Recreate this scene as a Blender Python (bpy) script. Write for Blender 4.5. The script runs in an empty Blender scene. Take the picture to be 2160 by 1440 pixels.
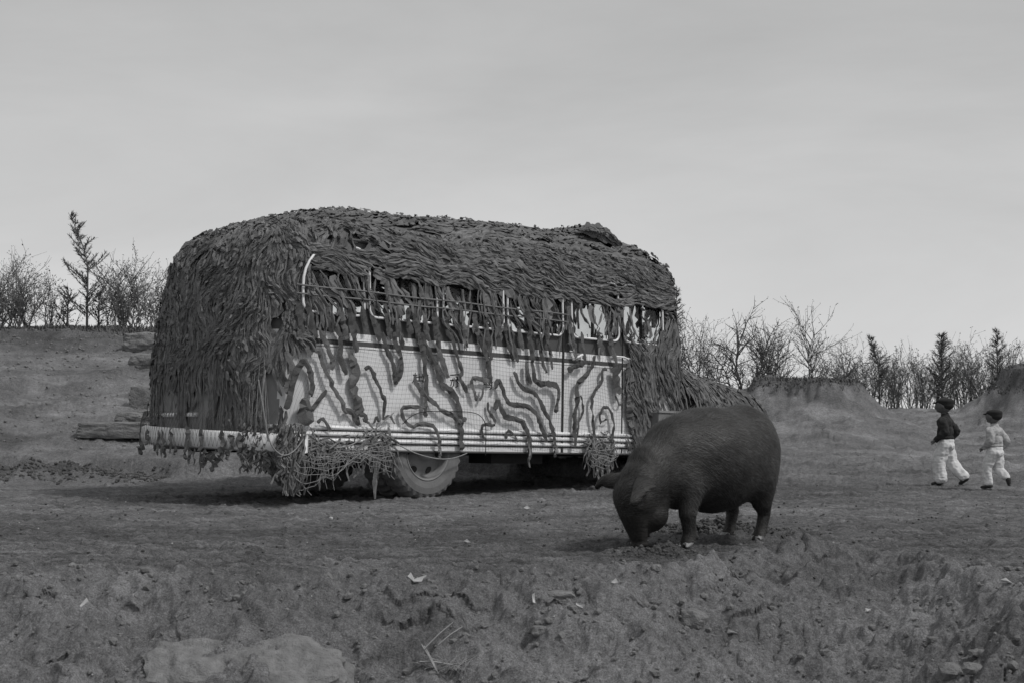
import bpy, bmesh, math, random
import numpy as np
from mathutils import Vector, Matrix, noise, Quaternion
from mathutils.bvhtree import BVHTree

random.seed(7)
RN = np.random.RandomState(11)
SC = bpy.context.scene
COL = SC.collection
PI = math.pi
R = math.radians

# ------------------------------------------------------------------ camera
F = 3000.0; HC = 0.75; HOR = 895.0
PITCH = math.atan((HOR - 720) / F)
cam_d = bpy.data.cameras.new("camera")
cam_d.sensor_width = 36.0; cam_d.lens = 50.0
cam_d.clip_start = 0.1; cam_d.clip_end = 3000.0
cam = bpy.data.objects.new("camera", cam_d); COL.objects.link(cam)
cam.location = (0, 0, HC); cam.rotation_euler = (PI/2 + PITCH, 0, 0)
SC.camera = cam

# ------------------------------------------------------------------ sky, sun, exposure
SUN_EL, SUN_AZ = R(52), R(62)        # azimuth measured from +Y (view direction) towards +X
w = bpy.data.worlds.new("World"); SC.world = w; w.use_nodes = True
nt = w.node_tree; N = nt.nodes; L = nt.links; N.clear()
out = N.new('ShaderNodeOutputWorld'); bg = N.new('ShaderNodeBackground')
sky = N.new('ShaderNodeTexSky'); sky.sky_type = 'NISHITA'; sky.sun_disc = False
sky.sun_elevation = SUN_EL; sky.sun_rotation = SUN_AZ
bw = N.new('ShaderNodeRGBToBW'); L.new(sky.outputs[0], bw.inputs[0])
tc = N.new('ShaderNodeTexCoord')
mp = N.new('ShaderNodeMapping'); mp.inputs['Scale'].default_value = (1.2, 1.2, 4.5); mp.inputs['Rotation'].default_value = (0.25, -0.2, 0)
L.new(tc.outputs['Generated'], mp.inputs[0])
n1 = N.new('ShaderNodeTexNoise'); n1.inputs['Scale'].default_value = 1.6; n1.inputs['Detail'].default_value = 12; n1.inputs['Roughness'].default_value = 0.58; n1.inputs['Distortion'].default_value = 0.4
L.new(mp.outputs[0], n1.inputs['Vector'])
r1 = N.new('ShaderNodeValToRGB')
r1.color_ramp.elements[0].position = 0.30; r1.color_ramp.elements[0].color = (3.60, 3.62, 3.63, 1)
r1.color_ramp.elements[1].position = 0.70; r1.color_ramp.elements[1].color = (4.55, 4.56, 4.57, 1)
L.new(n1.outputs['Fac'], r1.inputs[0])
# brighter band towards the horizon, as in a high thin overcast
sx = N.new('ShaderNodeSeparateXYZ'); L.new(tc.outputs['Generated'], sx.inputs[0])
ab = N.new('ShaderNodeMath'); ab.operation = 'ABSOLUTE'; L.new(sx.outputs['Z'], ab.inputs[0])
hz = N.new('ShaderNodeMapRange'); hz.inputs['From Min'].default_value = 0.0; hz.inputs['From Max'].default_value = 0.26
hz.inputs['To Min'].default_value = 1.30; hz.inputs['To Max'].default_value = 1.0
L.new(ab.outputs[0], hz.inputs['Value'])
ml = N.new('ShaderNodeMix'); ml.data_type = 'RGBA'; ml.blend_type = 'MULTIPLY'; ml.inputs['Factor'].default_value = 1
L.new(r1.outputs[0], ml.inputs[6]); L.new(hz.outputs[0], ml.inputs[7])
mx = N.new('ShaderNodeMix'); mx.data_type = 'RGBA'; mx.inputs['Factor'].default_value = 0.90
L.new(bw.outputs[0], mx.inputs[6]); L.new(ml.outputs[2], mx.inputs[7])
L.new(mx.outputs[2], bg.inputs['Color']); bg.inputs['Strength'].default_value = 0.10
L.new(bg.outputs[0], out.inputs['Surface'])

sd = bpy.data.lights.new("sun", 'SUN'); sd.energy = 1.6; sd.angle = R(8); sd.color = (1.0, 0.985, 0.97)
sun = bpy.data.objects.new("sun", sd); COL.objects.link(sun)
sv = Vector((math.sin(SUN_AZ)*math.cos(SUN_EL), -math.cos(SUN_AZ)*math.cos(SUN_EL), math.sin(SUN_EL)))
sky.sun_rotation = math.atan2(sv.x, sv.y)
sun.rotation_euler = sv.to_track_quat('Z', 'Y').to_euler()
sun.location = (20, -20, 30)

SC.view_settings.view_transform = 'Standard'
SC.view_settings.look = 'None'; SC.view_settings.exposure = 0.33; SC.view_settings.gamma = 1.0
SC.view_settings.use_curve_mapping = False
SC.render.engine = 'CYCLES'
SC.cycles.max_bounces = 5; SC.cycles.transparent_max_bounces = 12

# ------------------------------------------------------------------ helpers
def props(o, label=None, cat=None, group=None, kind=None):
    if label: o['label'] = label
    if cat: o['category'] = cat
    if group: o['group'] = group
    if kind: o['kind'] = kind
    return o

def empty(name, loc=(0,0,0), rot=(0,0,0), **k):
    o = bpy.data.objects.new(name, None); COL.objects.link(o)
    o.location = loc; o.rotation_euler = rot; o.empty_display_size = 0.2
    return props(o, **k)

def link(name, me, mats, parent=None, smooth=False, **k):
    if not isinstance(mats, (list, tuple)): mats = [mats]
    if len(me.materials) == 0:
        for m in mats: me.materials.append(m)
    if smooth: me.polygons.foreach_set('use_smooth', np.ones(len(me.polygons), bool))
    o = bpy.data.objects.new(name, me); COL.objects.link(o)
    if parent: o.parent = parent
    return props(o, **k)

def mesh(name, V, Fc, idx=None):
    me = bpy.data.meshes.new(name)
    me.from_pydata([tuple(v) for v in V], [], Fc)
    if idx is not None: me.polygons.foreach_set('material_index', np.array(idx, dtype=np.int32))
    me.update()
    return me

def grey(g, blue=0.006):
    return (g*(1-blue), g, g*(1+blue*2), 1)

def mat(name, g, rough=0.9, scale=6.0, var=0.25, bump=0.3, bscale=None, bdist=0.01, metal=0.0, streak=(1,1,1), g2=None, detail=6, spec=0.3, coord='Object', band=None):
    m = bpy.data.materials.new(name); m.use_nodes = True
    nt = m.node_tree; N = nt.nodes; L = nt.links
    b = N['Principled BSDF']; b.inputs['Roughness'].default_value = rough; b.inputs['Metallic'].default_value = metal
    b.inputs['Specular IOR Level'].default_value = spec
    tc = N.new('ShaderNodeTexCoord'); mp = N.new('ShaderNodeMapping'); mp.inputs['Scale'].default_value = streak
    L.new(tc.outputs[coord], mp.inputs[0])
    n = N.new('ShaderNodeTexNoise'); n.inputs['Scale'].default_value = scale; n.inputs['Detail'].default_value = detail; n.inputs['Roughness'].default_value = 0.6
    L.new(mp.outputs[0], n.inputs['Vector'])
    r = N.new('ShaderNodeValToRGB')
    r.color_ramp.elements[0].position = 0.3; r.color_ramp.elements[1].position = 0.72
    r.color_ramp.elements[0].color = grey(g*(1-var)); r.color_ramp.elements[1].color = grey(g2 if g2 else g*(1+var))
    L.new(n.outputs['Fac'], r.inputs[0]); L.new(r.outputs[0], b.inputs['Base Color'])
    if bump:
        n2 = N.new('ShaderNodeTexNoise'); n2.inputs['Scale'].default_value = bscale or scale*4; n2.inputs['Detail'].default_value = 6; n2.inputs['Roughness'].default_value = 0.65
        L.new(mp.outputs[0], n2.inputs['Vector'])
        bp = N.new('ShaderNodeBump'); bp.inputs['Strength'].default_value = bump; bp.inputs['Distance'].default_value = bdist
        L.new(n2.outputs['Fac'], bp.inputs['Height']); L.new(bp.outputs[0], b.inputs['Normal'])
    return m

M = {}
M['white'] = mat('pale_paint', 0.72, 0.55, 3.0, 0.10, 0.15, 30, 0.003)
M['stripe'] = mat('white_stripe_paint', 0.85, 0.5, 4.0, 0.06, 0.05, 30, 0.002)
M['dark'] = mat('dark_body_paint', 0.085, 0.5, 3.0, 0.25, 0.1, 30, 0.003)
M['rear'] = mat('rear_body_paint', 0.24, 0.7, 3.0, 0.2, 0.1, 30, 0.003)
M['roof'] = mat('shaded_roof_paint', 0.13, 0.8, 3.0, 0.2, 0.2, 30, 0.003)  # darkened so gaps between the net strips read as shade
M['chrome'] = mat('bright_trim', 0.80, 0.35, 8.0, 0.15, 0.05, 30, 0.002, metal=0.0, spec=0.6)
M['seam'] = mat('seam_black', 0.03, 0.9, 8.0, 0.1, 0.0)
M['under'] = mat('underside_black', 0.035, 0.95, 8.0, 0.3, 0.3)
M['strip'] = mat('sacking_strip', 0.150, 0.97, 9.0, 0.25, 0.8, 90, 0.006, streak=(1,1,0.6))
M['strip2'] = mat('sacking_strip_pale', 0.185, 0.97, 9.0, 0.25, 0.8, 90, 0.006)
M['strip3'] = mat('sacking_strip_dark', 0.12, 0.97, 9.0, 0.35, 0.8, 90, 0.006)
M['cord'] = mat('net_cord_dark', 0.09, 0.95, 20, 0.2, 0.0)
M['cord2'] = mat('net_cord_pale', 0.27, 0.95, 20, 0.25, 0.0)
M['rope'] = mat('rope', 0.26, 0.95, 30, 0.25, 0.3)
M['tyre'] = mat('dusty_tyre', 0.15, 0.95, 7.0, 0.22, 0.5, 60, 0.006)
M['rim'] = mat('dusty_wheel_disc', 0.21, 0.8, 5.0, 0.2, 0.2, 40, 0.003)
M['bristle'] = mat('pig_bristle', 0.058, 0.6, 10.0, 0.5, 0.0, spec=0.5)
M['hoof'] = mat('hoof', 0.33, 0.7, 30.0, 0.3, 0.2)
M['skin'] = mat('skin', 0.11, 0.7, 10.0, 0.15, 0.0)
M['hair'] = mat('hair', 0.02, 0.8, 10.0, 0.2, 0.0)
M['sweater'] = mat('dark_knit', 0.028, 0.95, 20.0, 0.3, 0.4, 60, 0.004)
M['trousers'] = mat('pale_cotton', 0.62, 0.95, 14.0, 0.12, 0.5, 30, 0.01, streak=(1,1,0.2))
M['jacket'] = mat('pale_jacket', 0.36, 0.95, 10.0, 0.2, 0.5, 20, 0.012)
M['shoe'] = mat('dark_shoe', 0.035, 0.8, 10.0, 0.3, 0.0)
M['cap'] = mat('dark_cap', 0.022, 0.9, 10.0, 0.3, 0.2)
M['twig'] = mat('hazed_twig_bark', 0.12, 0.95, 8.0, 0.4, 0.0)  # bark colour lightened to include haze over the far trees
M['leaf'] = mat('dry_leaf', 0.10, 0.9, 3.0, 0.4, 0.0)
M['needle'] = mat('needle_foliage', 0.085, 0.9, 3.0, 0.4, 0.0)
M['stone'] = mat('pale_stone', 0.205, 0.97, 16.0, 0.3, 1.0, 50, 0.02)
M['stone2'] = mat('earth_block', 0.19, 0.97, 9.0, 0.25, 0.9, 34, 0.03)
M['chip'] = mat('white_chip', 0.40, 0.9, 9.0, 0.3, 0.4)
M['clod'] = mat('soil_clod', 0.085, 0.97, 5.0, 0.35, 0.8, 40, 0.01)
M['straw'] = mat('straw', 0.30, 0.9, 20.0, 0.35, 0.0)
M['canvas'] = mat('pale_canvas', 0.2, 0.95, 5.0, 0.3, 0.8, 25, 0.02)
M['box'] = mat('box_metal', 0.17, 0.8, 4.0, 0.3, 0.3, 30, 0.006)

# pig skin: near-black with pale dusty bloom along the hair direction
def pig_mat():
    m = bpy.data.materials.new('pig_hide'); m.use_nodes = True
    nt = m.node_tree; N = nt.nodes; L = nt.links; b = N['Principled BSDF']
    b.inputs['Roughness'].default_value = 0.62; b.inputs['Specular IOR Level'].default_value = 0.35
    tc = N.new('ShaderNodeTexCoord'); mp = N.new('ShaderNodeMapping'); mp.inputs['Scale'].default_value = (14, 60, 60); mp.inputs['Rotation'].default_value = (0, R(35), 0)
    L.new(tc.outputs['Object'], mp.inputs[0])
    n = N.new('ShaderNodeTexNoise'); n.inputs['Scale'].default_value = 1.6; n.inputs['Detail'].default_value = 5
    L.new(mp.outputs[0], n.inputs['Vector'])
    n3 = N.new('ShaderNodeTexNoise'); n3.inputs['Scale'].default_value = 5; L.new(tc.outputs['Object'], n3.inputs['Vector'])
    ad = N.new('ShaderNodeMath'); ad.operation = 'MULTIPLY'; L.new(n.outputs['Fac'], ad.inputs[0]); L.new(n3.outputs['Fac'], ad.inputs[1])
    r = N.new('ShaderNodeValToRGB'); r.color_ramp.elements[0].position = .15; r.color_ramp.elements[1].position = .42
    r.color_ramp.elements[0].color = (.010,.0096,.0094,1); r.color_ramp.elements[1].color = (.032,.031,.030,1)
    L.new(ad.outputs[0], r.inputs[0]); L.new(r.outputs[0], b.inputs['Base Color'])
    bp = N.new('ShaderNodeBump'); bp.inputs['Strength'].default_value = .6; bp.inputs['Distance'].default_value = .006
    L.new(n.outputs['Fac'], bp.inputs['Height']); L.new(bp.outputs[0], b.inputs['Normal'])
    return m
M['pig'] = pig_mat()

def glass_mat():
    m = bpy.data.materials.new('dusty_glass'); m.use_nodes = True
    nt = m.node_tree; N = nt.nodes; L = nt.links; N.clear()
    o = N.new('ShaderNodeOutputMaterial'); t = N.new('ShaderNodeBsdfTransparent'); g = N.new('ShaderNodeBsdfGlossy'); d = N.new('ShaderNodeBsdfDiffuse')
    g.inputs['Roughness'].default_value = .05; d.inputs['Color'].default_value = grey(.3)
    t.inputs['Color'].default_value = (.92,.93,.93,1)
    m1 = N.new('ShaderNodeMixShader'); m2 = N.new('ShaderNodeMixShader')
    fr = N.new('ShaderNodeFresnel'); fr.inputs['IOR'].default_value = 1.4
    L.new(fr.outputs[0], m1.inputs[0]); L.new(t.outputs[0], m1.inputs[1]); L.new(g.outputs[0], m1.inputs[2])
    n = N.new('ShaderNodeTexNoise'); n.inputs['Scale'].default_value = 5
    mr = N.new('ShaderNodeMapRange'); mr.inputs['To Min'].default_value = 0.0; mr.inputs['To Max'].default_value = .18
    L.new(n.outputs['Fac'], mr.inputs['Value']); L.new(mr.outputs[0], m2.inputs[0])
    L.new(m1.outputs[0], m2.inputs[1]); L.new(d.outputs[0], m2.inputs[2]); L.new(m2.outputs[0], o.inputs['Surface'])
    return m
M['glass'] = glass_mat()

def ground_mat():
    m = bpy.data.materials.new('dry_soil'); m.use_nodes = True
    nt = m.node_tree; N = nt.nodes; L = nt.links; b = N['Principled BSDF']
    b.inputs['Roughness'].default_value = 1.0; b.inputs['Specular IOR Level'].default_value = 0.1
    tc = N.new('ShaderNodeTexCoord')
    def nz(scale, det=8, rough=.6, vec=None, dist=0):
        n = N.new('ShaderNodeTexNoise'); n.inputs['Scale'].default_value = scale; n.inputs['Detail'].default_value = det; n.inputs['Roughness'].default_value = rough
        n.inputs['Distortion'].default_value = dist
        L.new(vec or tc.outputs['Object'], n.inputs['Vector']); return n.outputs['Fac']
    def ramp(inp, p0, c0, p1, c1):
        r = N.new('ShaderNodeMapRange'); r.inputs['From Min'].default_value = p0; r.inputs['From Max'].default_value = p1
        r.inputs['To Min'].default_value = c0; r.inputs['To Max'].default_value = c1; L.new(inp, r.inputs['Value']); return r.outputs[0]
    def mul(a, c):
        x = N.new('ShaderNodeMath'); x.operation = 'MULTIPLY'; L.new(a, x.inputs[0]); L.new(c, x.inputs[1]); return x.outputs[0]
    at = N.new('ShaderNodeAttribute'); at.attribute_name = 'soil'
    big = ramp(nz(.45, 5), .35, .82, .65, 1.15)
    mid = ramp(nz(3.2, 7, .65), .3, .78, .7, 1.22)
    fine = ramp(nz(26, 8, .75), .3, .62, .7, 1.42)
    vfine = ramp(nz(105, 5, .8), .32, .52, .68, 1.55)
    mp = N.new('ShaderNodeMapping'); mp.inputs['Scale'].default_value = (2.2, 20, 6); L.new(tc.outputs['Object'], mp.inputs[0])
    stn = nz(1.0, 7, .72, mp.outputs[0]); str_ = ramp(stn, .34, .58, .66, 1.36)
    at2 = N.new('ShaderNodeAttribute'); at2.attribute_name = 'track'
    mm = N.new('ShaderNodeMix'); mm.inputs[2].default_value = 1.0; L.new(at2.outputs['Fac'], mm.inputs[0]); L.new(str_, mm.inputs[3])
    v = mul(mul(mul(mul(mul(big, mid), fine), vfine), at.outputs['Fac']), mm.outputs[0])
    cb = N.new('ShaderNodeCombineColor')
    for i, k in enumerate((.99, .995, 1.02)):
        x = N.new('ShaderNodeMath'); x.operation = 'MULTIPLY'; x.inputs[1].default_value = k; L.new(v, x.inputs[0]); L.new(x.outputs[0], cb.inputs[i])
    L.new(cb.outputs[0], b.inputs['Base Color'])
    # relief: crumbs and cracks
    h = N.new('ShaderNodeMath'); h.operation = 'ADD'
    L.new(nz(22, 8, .75), h.inputs[0]); 
    h2 = N.new('ShaderNodeMath'); h2.operation = 'MULTIPLY'; h2.inputs[1].default_value = .35; L.new(nz(90, 5, .7), h2.inputs[0]); L.new(h2.outputs[0], h.inputs[1])
    bp = N.new('ShaderNodeBump'); bp.inputs['Strength'].default_value = 1.0; bp.inputs['Distance'].default_value = .035
    L.new(h.outputs[0], bp.inputs['Height']); L.new(bp.outputs[0], b.inputs['Normal'])
    return m
M['soil'] = ground_mat()

# ------------------------------------------------------------------ pixel rays (photo 2160x1440) -> world points on real surfaces
cP, sP = math.cos(PITCH), math.sin(PITCH)
CAM = Vector((0, 0, HC))
def ray(px, py):
    x, y, z = (px-1080)/F, 1.0, -(py-720)/F
    return Vector((x, y*cP - z*sP, y*sP + z*cP)).normalized()

# ------------------------------------------------------------------ terrain
_TAB = RN.uniform(-1, 1, (512, 512)).astype(np.float64)
def vn(x, y, s=0):
    x, y = np.broadcast_arrays(np.asarray(x, float)+s*7.31, np.asarray(y, float)+s*3.17)
    ix = np.floor(x).astype(np.int64); iy = np.floor(y).astype(np.int64); fx = x-ix; fy = y-iy
    fx = fx*fx*(3-2*fx); fy = fy*fy*(3-2*fy)
    ix &= 511; iy &= 511; jx = (ix+1) & 511; jy = (iy+1) & 511
    a = _TAB[iy, ix]; b = _TAB[iy, jx]; c = _TAB[jy, ix]; d = _TAB[jy, jx]
    return (a*(1-fx)+b*fx)*(1-fy)+(c*(1-fx)+d*fx)*fy
def fbm(x, y, o=4, s=0, g=.5):
    r = 0; a = 1
    for i in range(o):
        r = r+a*vn(x, y, s+i*17); x = x*2.03+3.1; y = y*2.03-1.7; a *= g
    return r
def sst(a, b, x):
    t = np.clip((x-a)/(b-a), 0, 1); return t*t*(3-2*t)
EU = [-1, -.42, -.36, -.30, -.25, -.18, -.1, 0, .07, .10, .135, .185, .23, .27, .33, .37, .45, 1]
EY = [7.4, 7.4, 7.35, 7.35, 7.65, 7.45, 7.6, 7.5, 7.65, 7.55, 7.9, 8.6, 8.65, 8.35, 7.4, 6.8, 6.6, 6.6]
TL = ([-50, 14, 16.5, 18.3, 20, 22, 25, 27, 30, 34, 37, 50, 80, 160, 900], [0, 0, .03, .10, .40, .80, 1.32, 1.56, 2.12, 2.78, 2.74, 1.9, -1.5, -8, -30])
TR = ([-50, 14, 17, 22, 30, 40, 44, 60, 90, 160, 900], [0, 0, .03, .17, .55, 1.15, 1.10, -.5, -3, -8, -30])
def bank(X, Y, u):
    e = np.interp(u, EU, EY) + .17*fbm(X*1.2, Y*.9+2, 4, 41, .5)
    d = e-Y; dd = np.maximum(d, 0)
    return e, d, dd, sst(-.05, .20, d)
def lips(X, Y, d):
    for yy, hh, s_ in ((.14, .016, 59), (.30, .022, 61), (.46, .020, 63), (.62, .026, 67), (.80, .024, 69), (1.0, .03, 71), (1.25, .03, 73)):
        q = d - (yy + .20*fbm(X*1.4, Y*1.2+s_, 5, s_, .55))
        am = .85*np.clip(.25+1.5*vn(X*2.6, X*0+s_, s_+1), 0, 1)*np.clip(.7+1.2*vn(X*6, Y*6+s_, s_+3), 0, 1.3)
        yield q, hh, am
def overhang(X, Y):
    u = X/np.maximum(Y, 1.5); e, d, dd, mb = bank(X, Y, u); o = 0
    for q, hh, am in lips(X, Y, d):
        o = o + .024*am*np.exp(-np.clip(-q, 0, 9)/.05)*(q < 0) 
    return o + mb*.010*fbm(X*13, Y*13, 3, 171)
def gz(X, Y, fine=True):
    X = np.asarray(X, float); Y = np.asarray(Y, float)
    u = X/np.maximum(Y, 1.5)
    Yw = Y + .35*fbm(X*.5, Y*.5, 3, 5)*sst(14, 18, Y)
    zl = np.interp(Yw, *TL); zr = np.interp(Yw, *TR)
    k = sst(-.10, .22, u); z = zl*(1-k)+zr*k
    # step cut behind the bus and a thin ledge higher up the left slope
    wv = 18.25 + .35*vn(X*.7, X*0+3, 9) + .12*vn(X*3, X*0, 12)
    z = z + .20*sst(0, .22, Y-wv)*(1-sst(.13, .17, u))*(1-.55*sst(20, 24, Y))
    wv2 = 24.6+.9*vn(X*.35, X*0+8, 3)
    z = z + .16*sst(0, .3, Y-wv2)*(1-sst(-.2, -.1, u))
    for yy, hh, s_ in ((20.6, .10, 301), (22.3, .09, 303), (26.4, .12, 305), (28.6, .12, 307), (31.0, .14, 309)):
        q = Y-yy-1.1*fbm(X*.45, X*0+s_, 4, s_, .6)
        am = np.clip(.35+1.3*vn(X*.6, X*0+s_, s_+1), 0, 1)
        z = z + 1.5*hh*am*sst(0, .10, q)*np.exp(-np.maximum(q, 0)/.9)*(1-.55*sst(-.12, .2, u))
    # spoil ridge lying before the step, far left
    z = z + .17*np.exp(-((Y-17.8)/.55)**2)*(1-sst(-.31, -.24, u))*(1+.5*fbm(X*3, Y*3, 3, 77))
    # earth mounds on the right
    def mound(cx, cy, rx, ry, h, flat=.5, s=1):
        d = np.sqrt(((X-cx)/rx)**2+((Y-cy)/ry)**2) + .13*fbm(X*.8, Y*.8, 4, s, .6) + .02*vn(X*4, Y*4, s+3)
        return h*(.16*(1-sst(flat, flat*1.15, d)) + .44*(1-sst(flat*.8, flat*1.9, d)) + .40*(1-sst(flat*.6, 1.8, d)))*(1+.05*vn(X*1.5, Y*1.5, s+9))
    z = z + mound(6.15, 30, 1.85, 3.0, 1.10, .55, 21)
    z = z + mound(12.9, 33, 2.3, 3.0, 1.35, .55, 31)
    # eroded bank in the foreground
    e, d, dd, mb = bank(X, Y, u)
    sl = .50-.20*sst(.06, .24, u)
    z = z - .88*(1-np.exp(-(sl*np.maximum(dd-.10*(1-np.exp(-dd/.10)), 0)/.88)**1.15))
    z = z - .045*(1-np.exp(-dd/.05))*(1-sst(.10, .2, u)) + mb*(.050*fbm(X*2.1, Y*2.4, 3, 50))
    for q, hh, am in lips(X, Y, d):
        z = z - hh*am*sst(0, .015, q)*np.exp(-np.maximum(q, 0)/.22)
    if fine:
        near = 1-sst(20, 34, Y)
        rg = 1-np.abs(fbm(X*3.3, Y*3.3, 4, 90, .55))
        crk = np.abs(fbm(X*2.7+.3*fbm(X*6, Y*6, 2, 97), Y*3.0, 3, 96, .55))
        z = z + mb*(.055*(rg-.75)) + mb*.024*fbm(X*6.5, Y*6.5, 4, 94, .6) + mb*.012*fbm(X*19, Y*19, 3, 93, .65) - mb*.030*(1-sst(0, .045, crk))*sst(-.1, .3, vn(X*1.9, Y*1.9, 98))
        z = z + mb*(.060*sst(-.15, .25, fbm(X*1.9, Y*2.2, 4, 181, .5)) + .022*sst(-.1, .25, fbm(X*4.6, Y*5, 3, 183, .5)))
        z = z + (1-mb)*near*(.014*fbm(X*4, Y*6, 4, 99, .6) + .009*fbm(X*17, Y*24, 3, 101, .7))
        cl = np.maximum(fbm(X*9, Y*13, 3, 111, .6)-.62, 0)
        z = z + (1-mb)*near*.035*cl
        # thin streaks combed along the track by wheels and sweepings
        st = fbm(X*1.6, Y*15, 4, 141, .62)
        z = z + (1-mb)*(1-sst(14, 17, Y))*.017*st
        # old wheel tracks running across the road
        for yy, a_ in ((10.2, .018), (10.9, .012), (12.0, .015), (12.9, .02), (8.9, .010)):
            z = z - a_*np.exp(-((Y-yy-.25*vn(X*.25, X*0+yy, 7))/.10)**2)*(1-mb)
        z = z + (1-near)*.06*fbm(X*1.3, Y*1.3, 4, 120, .6)*sst(14, 18, Y) + .035*fbm(X*2.5, Y*3.5, 4, 125, .65)*sst(15, 19, Y)
        # rooted-up soil round the pig
        for (cx, cy, rr, hh) in ((.82, 8.25, .28, .03), (1.45, 9.9, .42, .045), (1.9, 9.5, .25, .02)):
            g_ = np.exp(-(((X-cx)/rr)**2+((Y-cy)/(rr*.8))**2))
            z = z + g_*hh*(1+.9*fbm(X*16, Y*16, 3, 130, .7))
    return z
def soil(X, Y):
    u = X/np.maximum(Y, 1.5)
    e = np.interp(u, EU, EY) + .17*fbm(X*1.2, Y*.9+2, 4, 41, .5)
    mb = sst(-.1, .25, e-Y)
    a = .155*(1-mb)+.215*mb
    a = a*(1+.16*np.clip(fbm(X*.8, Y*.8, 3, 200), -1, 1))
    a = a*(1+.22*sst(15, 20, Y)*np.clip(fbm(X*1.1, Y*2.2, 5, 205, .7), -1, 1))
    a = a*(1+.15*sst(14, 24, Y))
    a = a*(1+.24*(1-mb)*np.clip(fbm(X*1.6, Y*15, 4, 141, .62), -1, 1)*(1-sst(15, 18, Y)))
    a = a*(1+.14*mb*np.clip(fbm(X*1.6, Y*1.6, 2, 151, .5), -1, 1))
    # pale band near the bus, darker band along the track
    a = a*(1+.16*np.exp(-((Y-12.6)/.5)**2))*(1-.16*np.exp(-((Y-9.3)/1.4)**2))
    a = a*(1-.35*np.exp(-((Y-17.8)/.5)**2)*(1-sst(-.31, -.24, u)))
    # dark weedy crust on the crests
    zz = gz(X, Y, False)
    crust = sst(1.54, 1.60, zz+.02*fbm(X*3, Y*3, 2, 8))*sst(.12, .16, u)*sst(24, 27, Y)
    crust = np.maximum(crust, sst(-2, 0, zz*1.0-2.35+.5*fbm(X*.6, Y*.6, 2, 222))*sst(28.5, 30.5, Y)*(1-sst(-.12, -.05, u)))
    a = a*(1-.38*crust)
    rooted = np.exp(-(((X-.9)/.35)**2+((Y-8.2)/.25)**2)) + np.exp(-(((X-1.5)/.5)**2+((Y-9.9)/.35)**2))
    return a*(1-.35*np.clip(rooted, 0, 1))

us = np.concatenate([[-60, -20, -8, -3.5, -2, -1.3, -.9, -.7, -.58, -.5, -.46], np.arange(-.42, .4201, 1/1150.), [.46, .5, .58, .7, .9, 1.3, 2, 3.5, 8, 20, 60]])
ys = [-300, -120, -50, -20, -8, -3, 0, 1.5, 2.4, 3.2, 3.8]
y = 4.2
while y < 5.6: ys.append(y); y += .05
while y < 8.95: ys.append(y); y += .0105
while y < 46: ys.append(y); y *= 1.0058
while y < 900: ys.append(y); y *= 1.09
ys.append(1500)
ys = np.array(ys)
UU, YY = np.meshgrid(us, ys)
XX = UU*np.maximum(YY, 4.0)
ZZ = np.empty_like(XX)
ZZ[:] = gz(XX, YY)
YD = YY-overhang(XX, YY)
nr, nc = XX.shape
co = np.stack([XX, YD, ZZ], -1).reshape(-1, 3).astype(np.float32)
i0 = (np.arange(nr-1)[:, None]*nc+np.arange(nc-1)[None, :]).ravel()
fc = np.stack([i0, i0+1, i0+nc+1, i0+nc], -1).astype(np.int32)
gm = bpy.data.meshes.new('ground')
gm.vertices.add(len(co)); gm.vertices.foreach_set('co', co.ravel())
gm.loops.add(fc.size); gm.loops.foreach_set('vertex_index', fc.ravel())
gm.polygons.add(len(fc)); gm.polygons.foreach_set('loop_start', np.arange(0, fc.size, 4, dtype=np.int32)); gm.polygons.foreach_set('loop_total', np.full(len(fc), 4, dtype=np.int32))
gm.polygons.foreach_set('use_smooth', np.ones(len(fc), bool))
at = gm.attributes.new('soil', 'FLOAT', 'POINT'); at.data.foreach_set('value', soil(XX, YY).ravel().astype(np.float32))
_u = XX/np.maximum(YY, 1.5); _e = np.interp(_u, EU, EY)
tk = sst(-.1, .1, YY-_e)*(1-.75*sst(13, 19, YY))
at = gm.attributes.new('track', 'FLOAT', 'POINT'); at.data.foreach_set('value', tk.ravel().astype(np.float32))
gm.update(calc_edges=True)
ground = link('ground', gm, M['soil'], kind='structure', label='dry rutted grey soil rising to low banks behind the vehicle')

def gh(x, y): return float(gz(np.array([x]), np.array([y]))[0])
def on_ground(px, py, ymin=3.5, ymax=60):
    d = ray(px, py); ts = np.arange(ymin, ymax, .02)/d.y
    X = d.x*ts; Y = d.y*ts; Zr = HC+d.z*ts
    g = gz(X, Y); k = np.nonzero(Zr < g)[0]
    i = k[0] if len(k) else len(ts)-1
    return Vector((X[i], Y[i], g[i]))

# ------------------------------------------------------------------ bus frame
YAW, BP = R(45), R(1.3)
BO = Vector((-1.643, 15.213, 0.0))
bX = Vector((math.cos(YAW)*math.cos(BP), math.sin(YAW)*math.cos(BP), -math.sin(BP)))
bY = Vector((-math.sin(YAW), math.cos(YAW), 0)); bZ = bX.cross(bY)
BM = Matrix(((bX.x, bY.x, bZ.x, BO.x), (bX.y, bY.y, bZ.y, BO.y), (bX.z, bY.z, bZ.z, BO.z), (0, 0, 0, 1)))
BMI = BM.inverted()
def side_pt(px, py, y=-1.15):
    o = BMI @ CAM; d = BMI.to_3x3() @ ray(px, py)
    t = (y-o.y)/d.y
    return o+d*t

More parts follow.
